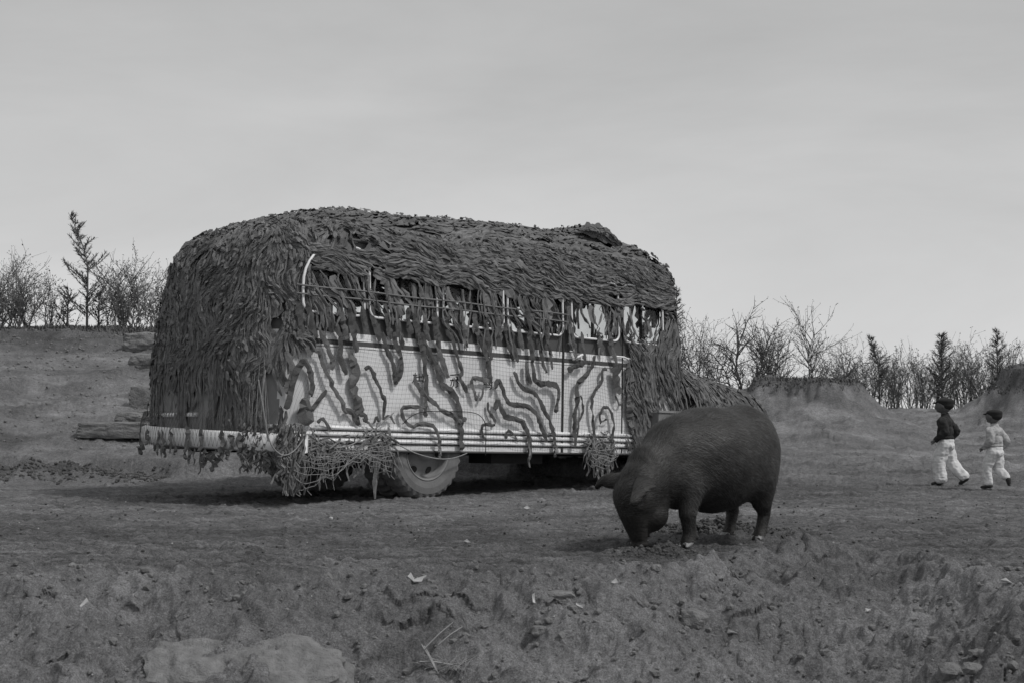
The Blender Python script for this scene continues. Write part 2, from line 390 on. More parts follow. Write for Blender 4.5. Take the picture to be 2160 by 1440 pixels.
RZ = [0.3, .8, 1.2, 1.6, 2.0, 2.3, 2.55, 2.75, 2.88, 2.97, 3.02]
RX = [-2.07, -2.07, -2.06, -2.02, -1.96, -1.88, -1.76, -1.56, -1.28, -.85, -.3]
FX = [4.10, 4.12, 4.12, 4.12, 4.09, 4.05, 4.02, 3.97, 3.88, 3.72, 3.3]
def hw(z):
    if z <= 1.7: return 1.15
    if z <= 2.45: return 1.15-.035*((z-1.7)/.75)**1.5
    q = min((z-2.45)/.575, 1.0)
    return 1.115*(max(1-q**2.1, 0))**(1/2.6)
def ring(z, off=0.0, nstr=None, ncap=44):
    h = hw(z)+off; r = float(np.interp(z, RZ, RX))-off; f = float(np.interp(z, RZ, FX))+off
    k = max(h/1.15, .02)
    rd = .62*k; fd = .32*k
    x0 = r+rd; x1 = f-fd
    pts = []
    n = nstr or 220
    for i in range(n+1): pts.append((x0+(x1-x0)*i/n, -h))
    for i in range(1, ncap):
        a = PI*i/ncap; c, s = math.cos(a), math.sin(a)
        pts.append((x1+fd*abs(s)**(2/3.2), -h*math.copysign(abs(c)**(2/3.2), c)))
    for i in range(n+1): pts.append((x1+(x0-x1)*i/n, h))
    for i in range(1, 2*ncap):
        a = PI*i/(2*ncap); c, s = math.cos(a), math.sin(a)
        pts.append((x0-rd*abs(s)**(2/2.5), h*math.copysign(abs(c)**(2/2.5), c)))
    return pts

# windows on the flank: x0, x1, z0, z1, corner radius (and large first corner radius)
WIN = [(-1.64, -.93, 1.785, 2.42, .09, .42), (-.84, 0.02, 1.785, 2.46, .09, .09), (.13, .97, 1.785, 2.46, .09, .09),
       (1.06, 1.90, 1.785, 2.46, .09, .09), (2.07, 2.85, 1.785, 2.43, .09, .09), (2.97, 3.66, 1.785, 2.44, .09, .09)]
def in_win(x, z, pad=0.0):
    for (a, b, c, d, r, rb) in WIN:
        a2, b2, c2, d2 = a-pad, b+pad, c-pad, d+pad
        if a2 < x < b2 and c2 < z < d2:
            for (cx, cz, sx_, sz_, rr) in ((a2, c2, 1, 1, r), (b2, c2, -1, 1, r), (b2, d2, -1, -1, r), (a2, d2, 1, -1, rb)):
                ex, ez = (cx+sx_*rr-x)*sx_, (cz+sz_*rr-z)*sz_
                if ex > 0 and ez > 0 and math.hypot(ex, ez) > rr: return False
            return True
    return False
def win_outline(wd, pad=0.0, n=8):
    a, b, c, d, r, rb = wd; a -= pad; b += pad; c -= pad; d += pad
    P = []
    for (cx, cz, rr, a0) in ((b-r, c+r, r, -PI/2), (b-r, d-r, r, 0), (a+rb, d-rb, rb, PI/2), (a+r, c+r, r, PI)):
        for i in range(n+1):
            t = a0+PI/2*i/n; P.append((cx+rr*math.cos(t), cz+rr*math.sin(t)))
    return P

zs = list(np.arange(.47, 1.455, .06))+[1.455, 1.462, 1.482, 1.53, 1.60, 1.66, 1.72, 1.76]+list(np.arange(1.785, 2.45, .026))
ph = np.linspace(0, PI/2, 20)
zs += [2.45+.574*math.sin(p) for p in ph[1:]]
def roofdrop(x, z):
    if z <= 2.45: return 0.0
    t = min(max((x+.6)/2.6, 0), 1); return .13*min((z-2.45)/.4, 1)*(1-t*t*(3-2*t))
def body_mesh(zs, off=0.0, nstr=220, cut=True, cap=True):
    V = []; Fs = []; idx = []; rings = [ring(z, off, nstr) for z in zs]
    n = len(rings[0])
    for z, rg in zip(zs, rings): V += [(p[0], p[1], z+(off if z > 2.9 else 0)-roofdrop(p[0], z)) for p in rg]
    for j in range(len(zs)-1):
        zc = (zs[j]+zs[j+1])/2
        for i in range(n):
            i2 = (i+1) % n
            a = V[j*n+i]; b = V[j*n+i2]; xc = (a[0]+b[0])/2; yc = (a[1]+b[1])/2
            if cut and abs(yc) > 1.0 and in_win(xc, zc, -.006): continue
            if cut and xc > 3.95 and .06 < abs(yc) < .90 and 1.85 < zc < 2.42: continue
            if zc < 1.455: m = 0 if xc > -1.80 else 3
            elif zc < 1.462: m = 2
            elif zc < 1.482: m = 1
            elif zc < 1.53: m = 2
            elif zc < 1.60: m = 1 if xc > -1.85 else 2
            elif zc < 2.47: m = 2
            else: m = 4
            Fs.append((j*n+i, j*n+i2, (j+1)*n+i2, (j+1)*n+i)); idx.append(m)
    if cap:
        Fs.append(tuple((len(zs)-1)*n+i for i in range(n))); idx.append(4)
    return V, Fs, idx

bus = empty('bus', label='old round-backed bus with pale lower panels under a ragged camouflage net', cat='bus')
bus.matrix_world = BM
V, Fs, idx = body_mesh(zs)
body = link('body', mesh('bus_body', V, Fs, idx), [M['white'], M['stripe'], M['dark'], M['rear'], M['roof']], bus, smooth=False)

def tube(pts, r, n=5, closed=False, cap=True):
    pts = [Vector(p) for p in pts]; m = len(pts); V = []; Fs = []
    up = Vector((0, 0, 1)); prev = None
    for i, p in enumerate(pts):
        a = pts[(i-1) % m] if (closed or i > 0) else p; b = pts[(i+1) % m] if (closed or i < m-1) else p
        t = (b-a); t = t.normalized() if t.length > 1e-9 else Vector((1, 0, 0))
        s = t.cross(up if prev is None else prev)
        if s.length < 1e-3: s = t.cross(Vector((1, .1, 0)))
        s.normalize(); q = s.cross(t).normalized(); prev = q
        rr = r[i] if hasattr(r, '__len__') else r
        for k in range(n):
            an = 2*PI*k/n; V.append(p+s*(math.cos(an)*rr)+q*(math.sin(an)*rr))
    for i in range(m if closed else m-1):
        j = (i+1) % m
        for k in range(n):
            k2 = (k+1) % n; Fs.append((i*n+k, i*n+k2, j*n+k2, j*n+k))
    if not closed and cap: Fs.append(tuple(range(n-1, -1, -1))); Fs.append(tuple((m-1)*n+k for k in range(n)))
    return V, Fs
class MB:
    def __init__(s): s.V = []; s.F = []; s.I = []
    def add(s, V, Fs, m=0):
        o = len(s.V); s.V += [tuple(v) for v in V]; s.F += [tuple(i+o for i in f) for f in Fs]; s.I += [m]*len(Fs); return s
    def tube(s, pts, r, n=5, closed=False, m=0): return s.add(*tube(pts, r, n, closed), m)
    def box(s, c, d, m=0, rot=None, bev=0):
        V = [Vector((x*d[0]/2, y*d[1]/2, z*d[2]/2)) for x in (-1, 1) for y in (-1, 1) for z in (-1, 1)]
        if rot is not None: V = [rot @ v for v in V]
        V = [v+Vector(c) for v in V]
        return s.add(V, [(0, 1, 3, 2), (4, 6, 7, 5), (0, 4, 5, 1), (2, 3, 7, 6), (0, 2, 6, 4), (1, 5, 7, 3)], m)
    def build(s, name, mats, parent=None, smooth=False, **k):
        return link(name, mesh(name, s.V, s.F, s.I), mats, parent, smooth, **k)
def bevel(o, w_=.01, seg=2):
    bm = bmesh.new(); bm.from_mesh(o.data)
    bmesh.ops.bevel(bm, geom=bm.edges[:], offset=w_, segments=seg, affect='EDGES', profile=.5)
    bm.to_mesh(o.data); bm.free()

def flank_y(z): return hw(z)
for sgn in (-1, 1):
    for wi, wd in enumerate(WIN):
        P = win_outline(wd, .012)
        b = MB(); b.tube([(x, sgn*(flank_y(z)+.026), z) for x, z in P], .014, 6, True)
        fr = b.build('window_frame', M['chrome'], bus, True)
        P = win_outline(wd, -.004, 5)
        Vp = [(x, sgn*(flank_y(z)-.02), z) for x, z in P]
        link('pane', mesh('pane', Vp, [tuple(range(len(Vp)))]), M['glass'], fr)
        xm = (wd[0]+wd[1])/2
        b = MB(); b.box((xm, sgn*(flank_y(2.1)-.018), (wd[2]+wd[3])/2), (.03, .025, wd[3]-wd[2]-.01)); b.build('sash_bar', M['seam'], fr)
    # guard rails across the windows, gutter and lower mouldings
    for z in (1.93, 2.01):
        b = MB(); b.tube([(x, sgn*1.20, z+.004*math.sin(x*5)) for x in np.linspace(-1.75, 1.96, 30)], .009, 5)
        for x in (-1.7, -.88, .08, 1.02, 1.94): b.tube([(x, sgn*1.11, z), (x, sgn*1.20, z)], .007, 5)
        b.build('guard_rail', M['box'], bus, True)
    b = MB(); b.tube([(x, sgn*(1.14), 2.505+.012*math.sin((x+1.6)/5.4*PI)) for x in np.linspace(-1.15, 3.9, 40)], .016, 6)
    b.build('rain_gutter', M['dark'], bus, True)
    for z in (.695, .635, .572):
        b = MB(); b.tube([(x, sgn*1.155, z) for x in np.linspace(-1.5, 3.75, 12)], .021, 8)
        b.build('moulding', M['chrome'], bus, True)
        b = MB(); b.box((1.15, sgn*1.150, z-.026), (5.2, .012, .012)); b.build('moulding_painted_shade', M['seam'], bus)  # black strip painting in the shade under each moulding
for sgn in (-1, 1):
    o_ = [(.07, 1.86), (.86, 1.86), (.90, 1.9), (.90, 2.36), (.86, 2.41), (.07, 2.41)]
    fx = lambda yy, z: float(np.interp(z, RZ, FX))+.012-.10*(abs(yy)/1.15)**6
    P = []
    for k in range(len(o_)):
        (y0, z0), (y1, z1) = o_[k], o_[(k+1) % len(o_)]
        for q in range(6): yy = y0+(y1-y0)*q/6; zq = z0+(z1-z0)*q/6; P.append((fx(yy, zq), sgn*yy, zq))
    b = MB(); b.tube(P, .014, 5, True); fr = b.build('windscreen_frame', M['chrome'], bus, True)
    link('pane', mesh('pane', [(p[0]-.03, p[1], p[2]) for p in P], [tuple(range(len(P)))]), M['glass'], fr)
# rear ends of the mouldings follow the rounded corner a little
for z in (.695, .635, .572):
    rg = ring(z, .006, 40); pts = [(p[0], p[1], z) for p in rg[-30:]][::-1]
    b = MB(); b.tube([(-1.5, -1.155, z)]+[(p[0], p[1], p[2]) for p in pts if -1.88 < p[0] < -1.53], .021, 8); b.build('moulding', M['chrome'], bus, True)
# door seams, pole, handle
b = MB()
b.box((1.94, -1.153, 1.42), (.028, .012, 1.86)); b.build('door_seam', M['seam'], bus)
b = MB(); b.box((2.95, -1.153, 1.42), (.014, .010, 1.86)); b.build('door_seam', M['seam'], bus)
b = MB(); b.tube([(2.0, -1.17, 1.70), (2.0, -1.20, 1.70), (2.06, -1.20, 1.705), (2.06, -1.20, 1.61), (2.0, -1.20, 1.61)], .009, 6); b.build('door_handle', M['chrome'], bus, True)
b = MB(); b.tube([(2.06, -1.19, 1.52), (2.20, -1.21, 1.585)], .014, 6); b.build('door_lever', M['chrome'], bus, True)
b = MB(); b.tube([(2.75, -1.17, 1.60), (2.95, -1.175, 1.60), (3.06, -1.18, 1.57), (3.12, -1.18, 1.5)], .011, 6); b.build('grab_rail', M['chrome'], bus, True)
# small sign characters, partly hidden by net strips in the photograph
def strokes(name, lst, wpx):
    b = MB()
    for seg in lst:
        pts = [side_pt(*p, y=-1.1525) for p in seg]
        for a, c in zip(pts[:-1], pts[1:]):
            d = (c-a); Ln = d.length; mid = (a+c)/2
            rot = Matrix.Rotation(-math.atan2(d.z, d.x), 3, 'Y')
            b.box(mid, (Ln+.006, .004, wpx/205.), 0, rot)
    return b.build(name, M['seam'], bus)
strokes('painted_character', [[(872, 790), (880, 790)], [(876, 786), (875, 797), (870, 806)], [(884, 788), (884, 803)], [(879, 794), (890, 794)], [(878, 802), (891, 802)], [(893, 792), (893, 806)], [(891, 789), (903, 790), (900, 806)]], 1.8)
strokes('painted_character', [[(950, 790), (967, 789)], [(955, 798), (951, 812)], [(950, 801), (956, 801)], [(958, 796), (957, 812)], [(962, 793), (966, 796), (962, 803), (967, 807)], [(960, 800), (968, 800)], [(957, 812), (954, 815)], [(964, 808), (965, 814), (961, 816)]], 1.8)
strokes('painted_character', [[(1019, 803), (1039, 805)], [(1026, 797), (1033, 809)], [(1021, 810), (1036, 811)], [(1024, 815), (1034, 815)], [(1038, 806), (1037, 817), (1033, 820)]], 1.8)

# skirt lower lip, underside, floor
b = MB(); rg = ring(.47, .004, 60)
b.tube([(p[0], p[1], .478) for p in rg], .012, 5, True); b.build('skirt_lip', M['dark'], bus, True)
fl = [(p[0], p[1], .63) for p in ring(.6, -.03, 20)]
link('floor', mesh('floor', fl, [tuple(range(len(fl)))]), M['under'], bus)
b = MB()
for s in (-.42, .42): b.box((2.2, s, .52), (8.0, .08, .16))
for x in (-1.6, -.7, .8, 1.9, 3.0, 4.2, 6.4): b.box((x, 0, .53), (.07, .84, .10))
b.tube([(-.0, -.75, .48), (0, .75, .48)], .07, 8); b.tube([(5.4, -.8, .46), (5.4, .8, .46)], .05, 8)
b.tube([(0, 0, .48), (0.01, .001, .30)], .17, 10); b.tube([(.1, 0, .48), (4.4, 0, .6)], .04, 6)
b.box((1.5, -.72, .46), (.8, .35, .2)); 
b.build('chassis', M['under'], bus)
for sgn in (-1, 1):
    for x in (0, 5.4):
        b = MB()
        for k in range(4): b.tube([(x+(t-.5)*(1.1-.2*k), sgn*.5, .40-.02*k+.10*(2*t-1)**2) for t in np.linspace(0, 1, 9)], .016, 4)
        b.build('leaf_spring', M['under'], bus)

# wheels
def wheel(parent, x, y, sgn, rad=.485, wid=.24, rear=True, holes=False):
    wroot = empty('wheel'); wroot.parent = parent; wroot.location = (x, y, rad-.012)
    prof = [(.275, -.5), (.30, -.54), (.36, -.60), (.42, -.58), (.462, -.50), (.478, -.38), (.485, -.15), (.485, .15), (.478, .38), (.462, .50), (.42, .58), (.36, .60), (.30, .54), (.275, .5)]
    n = 64; V = []; Fs = []
    for i in range(n):
        a = 2*PI*i/n
        for (r_, w_) in prof:
            rr = r_*rad/.485; yy = w_*wid
            if r_ > .45:
                lug = (1 if ((i//1) % 2 == 0) else 0)
                rr -= .020*(1-lug) if abs(w_) > .3 else .008*(1-lug)
            V.append((rr*math.cos(a), yy, rr*math.sin(a)))
    m = len(prof)
    for i in range(n):
        for j in range(m-1):
            i2 = (i+1) % n; Fs.append((i*m+j, i*m+j+1, i2*m+j+1, i2*m+j))
    link('tyre', mesh('tyre', V, Fs), M['tyre'], wroot)
    # disc: rim flange, dished disc with hand holes, hub
    s = sgn
    V = []; Fs = []; n = 72
    prof = [(.285, .50), (.292, .535), (.280, .55), (.268, .50), (.262, .35), (.255, .12)]
    if rear: prof += [(.235, .05), (.19, .13), (.12, .22), (.10, .24)]
    else: prof += [(.235, .18), (.19, .42), (.12, .50), (.10, .52)]
    prof += [(.085, .26 if rear else .54), (.08, .50 if rear else .7), (.05, .56 if rear else .76), (.0001, .56 if rear else .76)]
    m = len(prof)
    for i in range(n):
        a = 2*PI*i/n
        for (r_, w_) in prof: V.append((r_*rad/.485*math.cos(a), s*w_*wid, r_*rad/.485*math.sin(a)))
    for i in range(n):
        a = 2*PI*(i+.5)/n
        for j in range(m-1):
            rm = (prof[j][0]+prof[j+1][0])/2
            i2 = (i+1) % n; Fs.append((i*m+j, i*m+j+1, i2*m+j+1, i2*m+j))
    link('rim', mesh('rim', V, Fs), M['rim'], wroot, smooth=True)
    # six hand holes: dark recessed ovals set into the disc
    for k in range(6 if holes else 0):
        b = MB()
        a = 2*PI*k/6+R(-62)
        c = Vector((math.cos(a)*.205, s*(wid*(.115 if rear else .36)+.006), math.sin(a)*.205))
        t = Vector((-math.sin(a), 0, math.cos(a))); rd = Vector((math.cos(a), -s*.45, math.sin(a)))
        P = [c+t*(.040*math.cos(q))+rd*(.033*math.sin(q)) for q in np.linspace(0, 2*PI, 18)[:-1]]
        Q = [p+Vector((0, -s*.02, 0)) for p in P]; P2 = [c+(p-c)*1.0 for p in P]
        o = len(P); b.add(P2+Q, [tuple(range(o))]+[(i, (i+1) % o, (i+1) % o+o, i+o) for i in range(o)])
        b.build('hand_hole', M['seam'], wroot)
    return wroot
wheel(bus, 0, -.985, -1, holes=True); wheel(bus, 0, -.70, -1); wheel(bus, 0, .985, 1); wheel(bus, 0, .70, 1)
wheel(bus, 5.4, -.90, -1, rear=False); wheel(bus, 5.4, .90, 1, rear=False)

# bumper: pale curved band across the tail
b = MB(); rb = ring(.6, .10, 20, 30)
back = [p for p in rb if p[0] < -1.62]
back.sort(key=lambda p: p[1])
Vb = []; 
for (x, yv) in back:
    zb = .580 + .034*yv
    for (dx, dz) in ((0, -.088), (-.035, -.07), (-.045, 0), (-.035, .07), (0, .088), (.03, .08), (.03, -.08)):
        k = 1.0
        Vb.append((x+dx*k, yv*1.02, zb+dz))
Fb = []
for i in range(len(back)-1):
    for k in range(7): Fb.append((i*7+k, i*7+(k+1) % 7, (i+1)*7+(k+1) % 7, (i+1)*7+k))
Fb.append(tuple(range(7))); Fb.append(tuple((len(back)-1)*7+6-k for k in range(7)))
link('rear_bumper', mesh('rear_bumper', Vb, Fb), M['white'], bus, smooth=True)
b = MB(); rg = [p for p in ring(.82, .008, 20, 30) if p[0] < -1.80 and -.15 < p[1] < 1.12]; rg.sort(key=lambda p: p[1])
b.tube([(p[0]-.005, p[1], .80+.05*max(p[1]-.6, 0)) for p in rg], .024, 6); b.build('tail_moulding', M['stripe'], bus, True)

# hood, wings, roof hatch
def hood_top(x): return float(np.interp(x, [4.0, 4.4, 4.9, 5.5, 6.2, 6.6, 6.75], [1.70, 1.52, 1.42, 1.36, 1.29, 1.16, .9]))
def hood_hw(x): return float(np.interp(x, [4.0, 4.6, 5.5, 6.3, 6.75], [1.0, .88, .80, .68, .5]))
def hood_mesh(tops, hws, off=0, z0=.55, n=28, xs=None):
    xs = xs if xs is not None else np.linspace(4.0, 6.75, 30)
    V = []; Fs = []
    for x in xs:
        h = hws(x)+off; t = tops(x)+off
        for i in range(n+1):
            a = PI*i/n; c, s = math.cos(a), math.sin(a)
            V.append((x, -h*math.copysign(abs(c)**.55, c), z0+(t-z0)*abs(s)**.55))
    for j in range(len(xs)-1):
        for i in range(n): Fs.append((j*(n+1)+i, j*(n+1)+i+1, (j+1)*(n+1)+i+1, (j+1)*(n+1)+i))
    Fs.append(tuple(range(n+1))); Fs.append(tuple((len(xs)-1)*(n+1)+n-i for i in range(n+1)))
    return V, Fs
link('hood', mesh('hood', *hood_mesh(hood_top, hood_hw, -.03)), M['canvas'], bus, smooth=True)
for s in (-1, 1):
    V = []; Fs = []; n = 20
    for i in range(n+1):
        a = PI*i/n; 
        for (yy, rr) in ((.70, .64), (.78, .68), (1.0, .69), (1.12, .64), (1.14, .56)):
            V.append((5.4-rr*math.cos(a)*1.05, s*yy, .42+rr*math.sin(a)*.92))
    for i in range(n):
        for k in range(4): Fs.append((i*5+k, i*5+k+1, (i+1)*5+k+1, (i+1)*5+k))
    link('wing', mesh('wing', V, Fs), M['dark'], bus, smooth=True)
    b = MB(); b.tube([(6.22, s*.72, .95), (6.30, s*.72, .95), (6.36, s*.72, .95)], [.05, .055, .05], 12); b.build('headlight', M['box'], bus, True)
b = MB(); b.box((6.65, 0, .55), (.06, 1.1, .16)); o = b.build('front_bumper', M['rim'], bus); bevel(o, .015)
b = MB(); b.box((4.07, -1.16, .70), (1.28, .30, .56)); tb = b.build('side_locker', M['box'], bus, label='dark metal locker with a pale rim low beside the hood'); bevel(tb, .012)
b = MB(); b.box((4.07, -1.312, .985), (1.30, .025, .025)); b.build('locker_rim', M['rim'], tb)
b = MB(); b.box((2.85, -.1, 2.98), (.6, 1.1, .20)); o = b.build('roof_hatch', M['roof'], bus); bevel(o, .05, 3)
b = MB(); b.box((3.12, -.30, 3.0), (.08, .5, .22)); o = b.build('hatch_edge', M['roof'], bus); bevel(o, .03)
# seats inside, dark against the far windows
for i, x in enumerate((-1.0, -.15, .75, 1.6)):
    for s in (-.65, .65):
        b = MB(); b.box((x, s, 1.0), (.45, .75, .12)); b.box((x-.22, s, 1.35), (.10, .75, .85)); o = b.build('seat', M['under'], bus); bevel(o, .03)

# ------------------------------------------------------------------ the net's drape surface
def tent_top(x): return float(np.interp(x, [3.9, 4.2, 4.5, 4.9, 5.5, 6.2, 6.6, 6.78], [2.0, 1.76, 1.60, 1.48, 1.42, 1.34, 1.19, .9]))
def tent_hw(x): return float(np.interp(x, [3.9, 4.6, 5.5, 6.3, 6.78], [1.14, 1.06, .94, .78, .58]))
dz = [.50, .8, 1.1, 1.3, 1.5, 1.7, 1.9, 2.1, 2.3, 2.45]+[2.45+.574*math.sin(p) for p in np.linspace(0, PI/2, 10)[1:]]
V1, F1, _ = body_mesh(dz, .035, 60, cut=False)
V2, F2 = hood_mesh(tent_top, tent_hw, .02, .55, 24, np.linspace(3.9, 6.78, 24))
hp = [(2.40, 2.98), (2.62, 3.10), (3.02, 3.15), (3.4, 2.98)]
V3 = [(x, y_, z_) for x, z_ in hp for y_ in (-.72, .5)]+[(hp[0][0], -.72, 2.7), (hp[0][0], .5, 2.7), (hp[3][0], -.72, 2.7), (hp[3][0], .5, 2.7)]
F3 = [(0, 1, 3, 2), (2, 3, 5, 4), (4, 5, 7, 6), (0, 2, 4, 6, 10, 8), (1, 9, 11, 7, 5, 3), (6, 7, 11, 10), (0, 8, 9, 1)]
DV = list(V1); DF = [tuple(f) for f in F1]
for Vx, Fx in ((V2, F2), (V3, F3)):
    o = len(DV); DV += Vx; DF += [tuple(i+o for i in f) for f in Fx]
# triangulate the long caps via bmesh for the tree
bm = bmesh.new()
for v in DV: bm.verts.new(v)
bm.verts.ensure_lookup_table()
for f in DF:
    try: bm.faces.new([bm.verts[i] for i in f])
    except ValueError: pass
bm.normal_update()
TREE = BVHTree.FromBMesh(bm); bm.free()
CEN = Vector((1, 0, 1.3))
def snap(p):
    loc, nn, _, _ = TREE.find_nearest(p)
    ref = Vector((min(max(p.x, -1.0), 5.5), 0, min(p.z, 2.2)*.7+.3))
    if nn.dot(loc-ref) < 0: nn = -nn
    return loc, nn
def cam_hit(px, py):
    o = BMI @ CAM; d = (BMI.to_3x3() @ ray(px, py)).normalized()
    loc, nn, _, _ = TREE.ray_cast(o, d)
    if loc is None: return None
    if nn.dot(d) > 0: nn = -nn
    return loc, nn

# ------------------------------------------------------------------ ribbons of sacking
def ribbon(P, Nn, wd, lift=.012, seed=0, curl=.35, jit=1.0, ragged=.35):
    """strip with a crumpled cross-section; P points, Nn outward normals"""
    V = []; m = len(P); rs = random.Random(seed)
    ph1, ph2 = rs.uniform(0, 50), rs.uniform(0, 50)
    for i in range(m):
        a = P[max(i-1, 0)]; b = P[min(i+1, m-1)]; t = (b-a)
        t = t.normalized() if t.length > 1e-8 else Vector((0, 0, -1))
        n = Nn[i]; s = t.cross(n); 
        s = s.normalized() if s.length > 1e-6 else Vector((0, 1, 0))
        q = i*.9
        e1 = 1+ragged*noise.noise((q, ph1, 0))*2+ragged*.6*rs.uniform(-1, 1); e2 = 1+ragged*noise.noise((q, ph2, 3))*2+ragged*.6*rs.uniform(-1, 1)
        tp = .55 if i in (0, m-1) else 1
        tw = curl*noise.noise((q*.6, ph1, 7))*1.6
        h = wd*.5
        c = P[i]+n*(lift+wd*.10*rs.random())
        l1 = -h*e1*tp; l2 = h*e2*tp
        V += [c+s*l1+n*(l1*tw+wd*jit*rs.uniform(-.38, .22)), c+s*(wd*.2*rs.uniform(-1, 1))+n*(wd*jit*rs.uniform(-.15, .45)), c+s*l2+n*(l2*tw+wd*jit*rs.uniform(-.38, .22))]
    Fs = []
    for i in range(m-1):
        Fs += [(i*3, i*3+1, i*3+4, i*3+3), (i*3+1, i*3+2, i*3+5, i*3+4)]
    return V, Fs
def resample(P, step):
    out = [P[0]]; acc = 0
    for a, b in zip(P[:-1], P[1:]):
        d = (b-a).length; n = max(1, int(round(d/step)))
        for k in range(1, n+1): out.append(a.lerp(b, k/n))
    return out
def smooth_path(P, it=2):
    for _ in range(it):
        Q = [P[0]]
        for a, b in zip(P[:-1], P[1:]): Q += [a.lerp(b, .25), a.lerp(b, .75)]
        Q.append(P[-1]); P = Q
    return P

def tang(v, n): 
    t = v-n*v.dot(n)
    return t.normalized() if t.length > 1e-4 else Vector((0, 0, -1))
WC = [((a+b)/2, (c+d)/2) for (a, b, c, d, r, rb) in WIN]
def field(p, n, sgn_):
    down = Vector((0, 0, -1)); fw = Vector((1, 0, 0))
    sw = noise.noise(p*3.3+Vector((9, 2, 1)))+.4*noise.noise(p*8.0)
    if p.x > 4.15 or (p.x > 3.6 and abs(n.y) < .9 and p.z < 2.3):
        d = Vector((.55, 0, -1)); amp = .45
    elif n.z > .62 and p.x > -1.1:
        d = fw+Vector((0, .1, 0)); amp = .5
    elif p.x < -1.55 and n.z < .62:
        d = down; amp = 1.0 if p.z > 1.2 else .5
    elif p.x < -1.0 and p.z > 2.42:
        d = down+Vector((-.5, 0, 0)); amp = 1.3
    elif p.z > 2.17:
        d = fw*1.0+down*.12; amp = .45
    elif p.z > 1.65:
        wx, wz = min(WC, key=lambda c: abs(c[0]-p.x))
        q = Vector((p.x-wx, 0, (p.z-wz)*1.1))
        loop = Vector((-q.z, 0, q.x))
        if loop.length > 1e-3: loop.normalize()
        kk = min(max((p.x-1.0)/1.2, 0), 1)
        if q.z < 0: loop = -loop if loop.z > 0 else loop
        kk *= .55
        d = loop*(.15+.75*kk)+down*(.9-.5*kk)+fw*.22; amp = .55
    else:
        d = down+fw*.15; amp = .4
        if p.x > 2.9: d = down+fw*.45
    d = tang(d, n)
    a = amp*1.7*sw
    s = d.cross(n)
    return (d*math.cos(a)+s*math.sin(a)).normalized()

net = empty('camouflage_net', label='ragged camouflage net of cords and sacking strips draped over the whole bus', cat='camouflage net')
net.matrix_world = BM
FR = random.Random(3)
RIB = []   # (visible score, V, F, mat)
def walk(p, length, wd, seed, mi, lift, step=.055, curl=.35, zstop=.5, jit=1.0):
    P = []; Nn = []
    p, n = snap(p); 
    for i in range(max(3, int(length/step))):
        P.append(p.copy()); Nn.append(n)
        d = field(p, n, 1)
        d = d+Vector((random.gauss(0, .16), random.gauss(0, .16), random.gauss(0, .16)))
        q = p+tang(d, n)*step
        if q.z < zstop or (abs(q.y) > 1.0 and -1.5 < q.x < 2.9 and q.z < 1.42 and n.z < .3 and abs(n.y) > .8 and i > 3): break
        p, n = snap(q)
    if len(P) < 3: return
    V, Fs = ribbon(P, Nn, wd, lift, seed, curl, jit=jit)
    mp_ = P[len(P)//2]
    if 3.35 < mp_.x < 4.8 and mp_.z < 1.08 and mp_.y < -.8: return
    if mp_.y < -.95 and (-1.66 if mp_.z > 1.5 else -1.80) < mp_.x < 2.9 and mp_.z < 1.66 and P[0].x < -1.0: return
    if mp_.y < -1.0 and mp_.x > 2.1 and 1.80 < mp_.z < 2.22 and in_win(mp_.x, mp_.z) and FR.random() < .50: return
    if mp_.x > 3.9 and 1.8 < mp_.z < 2.4 and .1 < abs(mp_.y) < .88 and FR.random() < .6: return
    if mp_.y > 1.0 and 1.80 < mp_.z < 2.3 and in_win(mp_.x, mp_.z) and FR.random() < .2: return
    if P[0].y < -1.0 and 1.7 < P[len(P)//2].z < 2.52:
        hit = 0
        for q in P[::2]:
            for (a, b_, c, d, r, rb) in WIN:
                for (e1, e2) in ((a, 'x'), (b_, 'x'), (c, 'z'), (d, 'z')):
                    if e2 == 'x' and abs(q.x-e1) < .03 and c < q.z < d: hit += 1
                    if e2 == 'z' and abs(q.z-e1) < .03 and a < q.x < b_: hit += 1
        if hit >= 1 and FR.random() < .80: return
    RIB.append([len(P)*step*wd, V, Fs, mi, P[len(P)//2], Nn[len(P)//2]])

def rnd_pt(kind):
    if kind == 'roof': return Vector((random.uniform(-1.7, 4.0), random.uniform(-1.1, 1.1), 3.1))
    if kind == 'rear': return Vector((-2.5, random.uniform(-1.35, 1.35), random.uniform(.62, 2.95)))
    if kind == 'cornerR': return Vector((random.uniform(-2.05, -1.62), -1.35, random.uniform(.62, 2.5)))
    if kind == 'cornerL': return Vector((random.uniform(-2.15, -1.45), 1.35, random.uniform(.6, 2.5)))
    if kind == 'upR': return Vector((random.uniform(-1.6, 3.6), -1.3, random.uniform(1.80, 2.75)))
    if kind == 'upL': return Vector((random.uniform(-1.6, 3.8), 1.3, random.uniform(.8, 2.75)))
    if kind == 'shoulder': return Vector((random.uniform(-1.6, 4.0), -1.25, random.uniform(2.45, 3.0)))
    if kind == 'frontR': return Vector((random.uniform(2.98, 4.2), -1.4, random.uniform(.6, 2.6)))
    if kind == 'front': return Vector((4.6, random.uniform(-1.3, 1.3), random.uniform(1.3, 2.9)))
    if kind == 'tent': return Vector((random.uniform(3.95, 5.6), random.uniform(-1.5, 1.2), random.uniform(1.0, 2.1)))
    if kind == 'hood': return Vector((random.uniform(5.0, 6.75), random.uniform(-1.2, 1.0), 1.7))
    if kind == 'roofrear': return Vector((random.uniform(-2.1, -.7), random.uniform(-1.3, 1.2), random.uniform(2.45, 3.3)))
    if kind == 'topR': return Vector((random.uniform(-1.5, 3.7), -1.3, random.uniform(2.14, 2.55)))
    if kind == 'hatch': return Vector((random.uniform(2.45, 3.3), random.uniform(-.8, .6), 3.35))
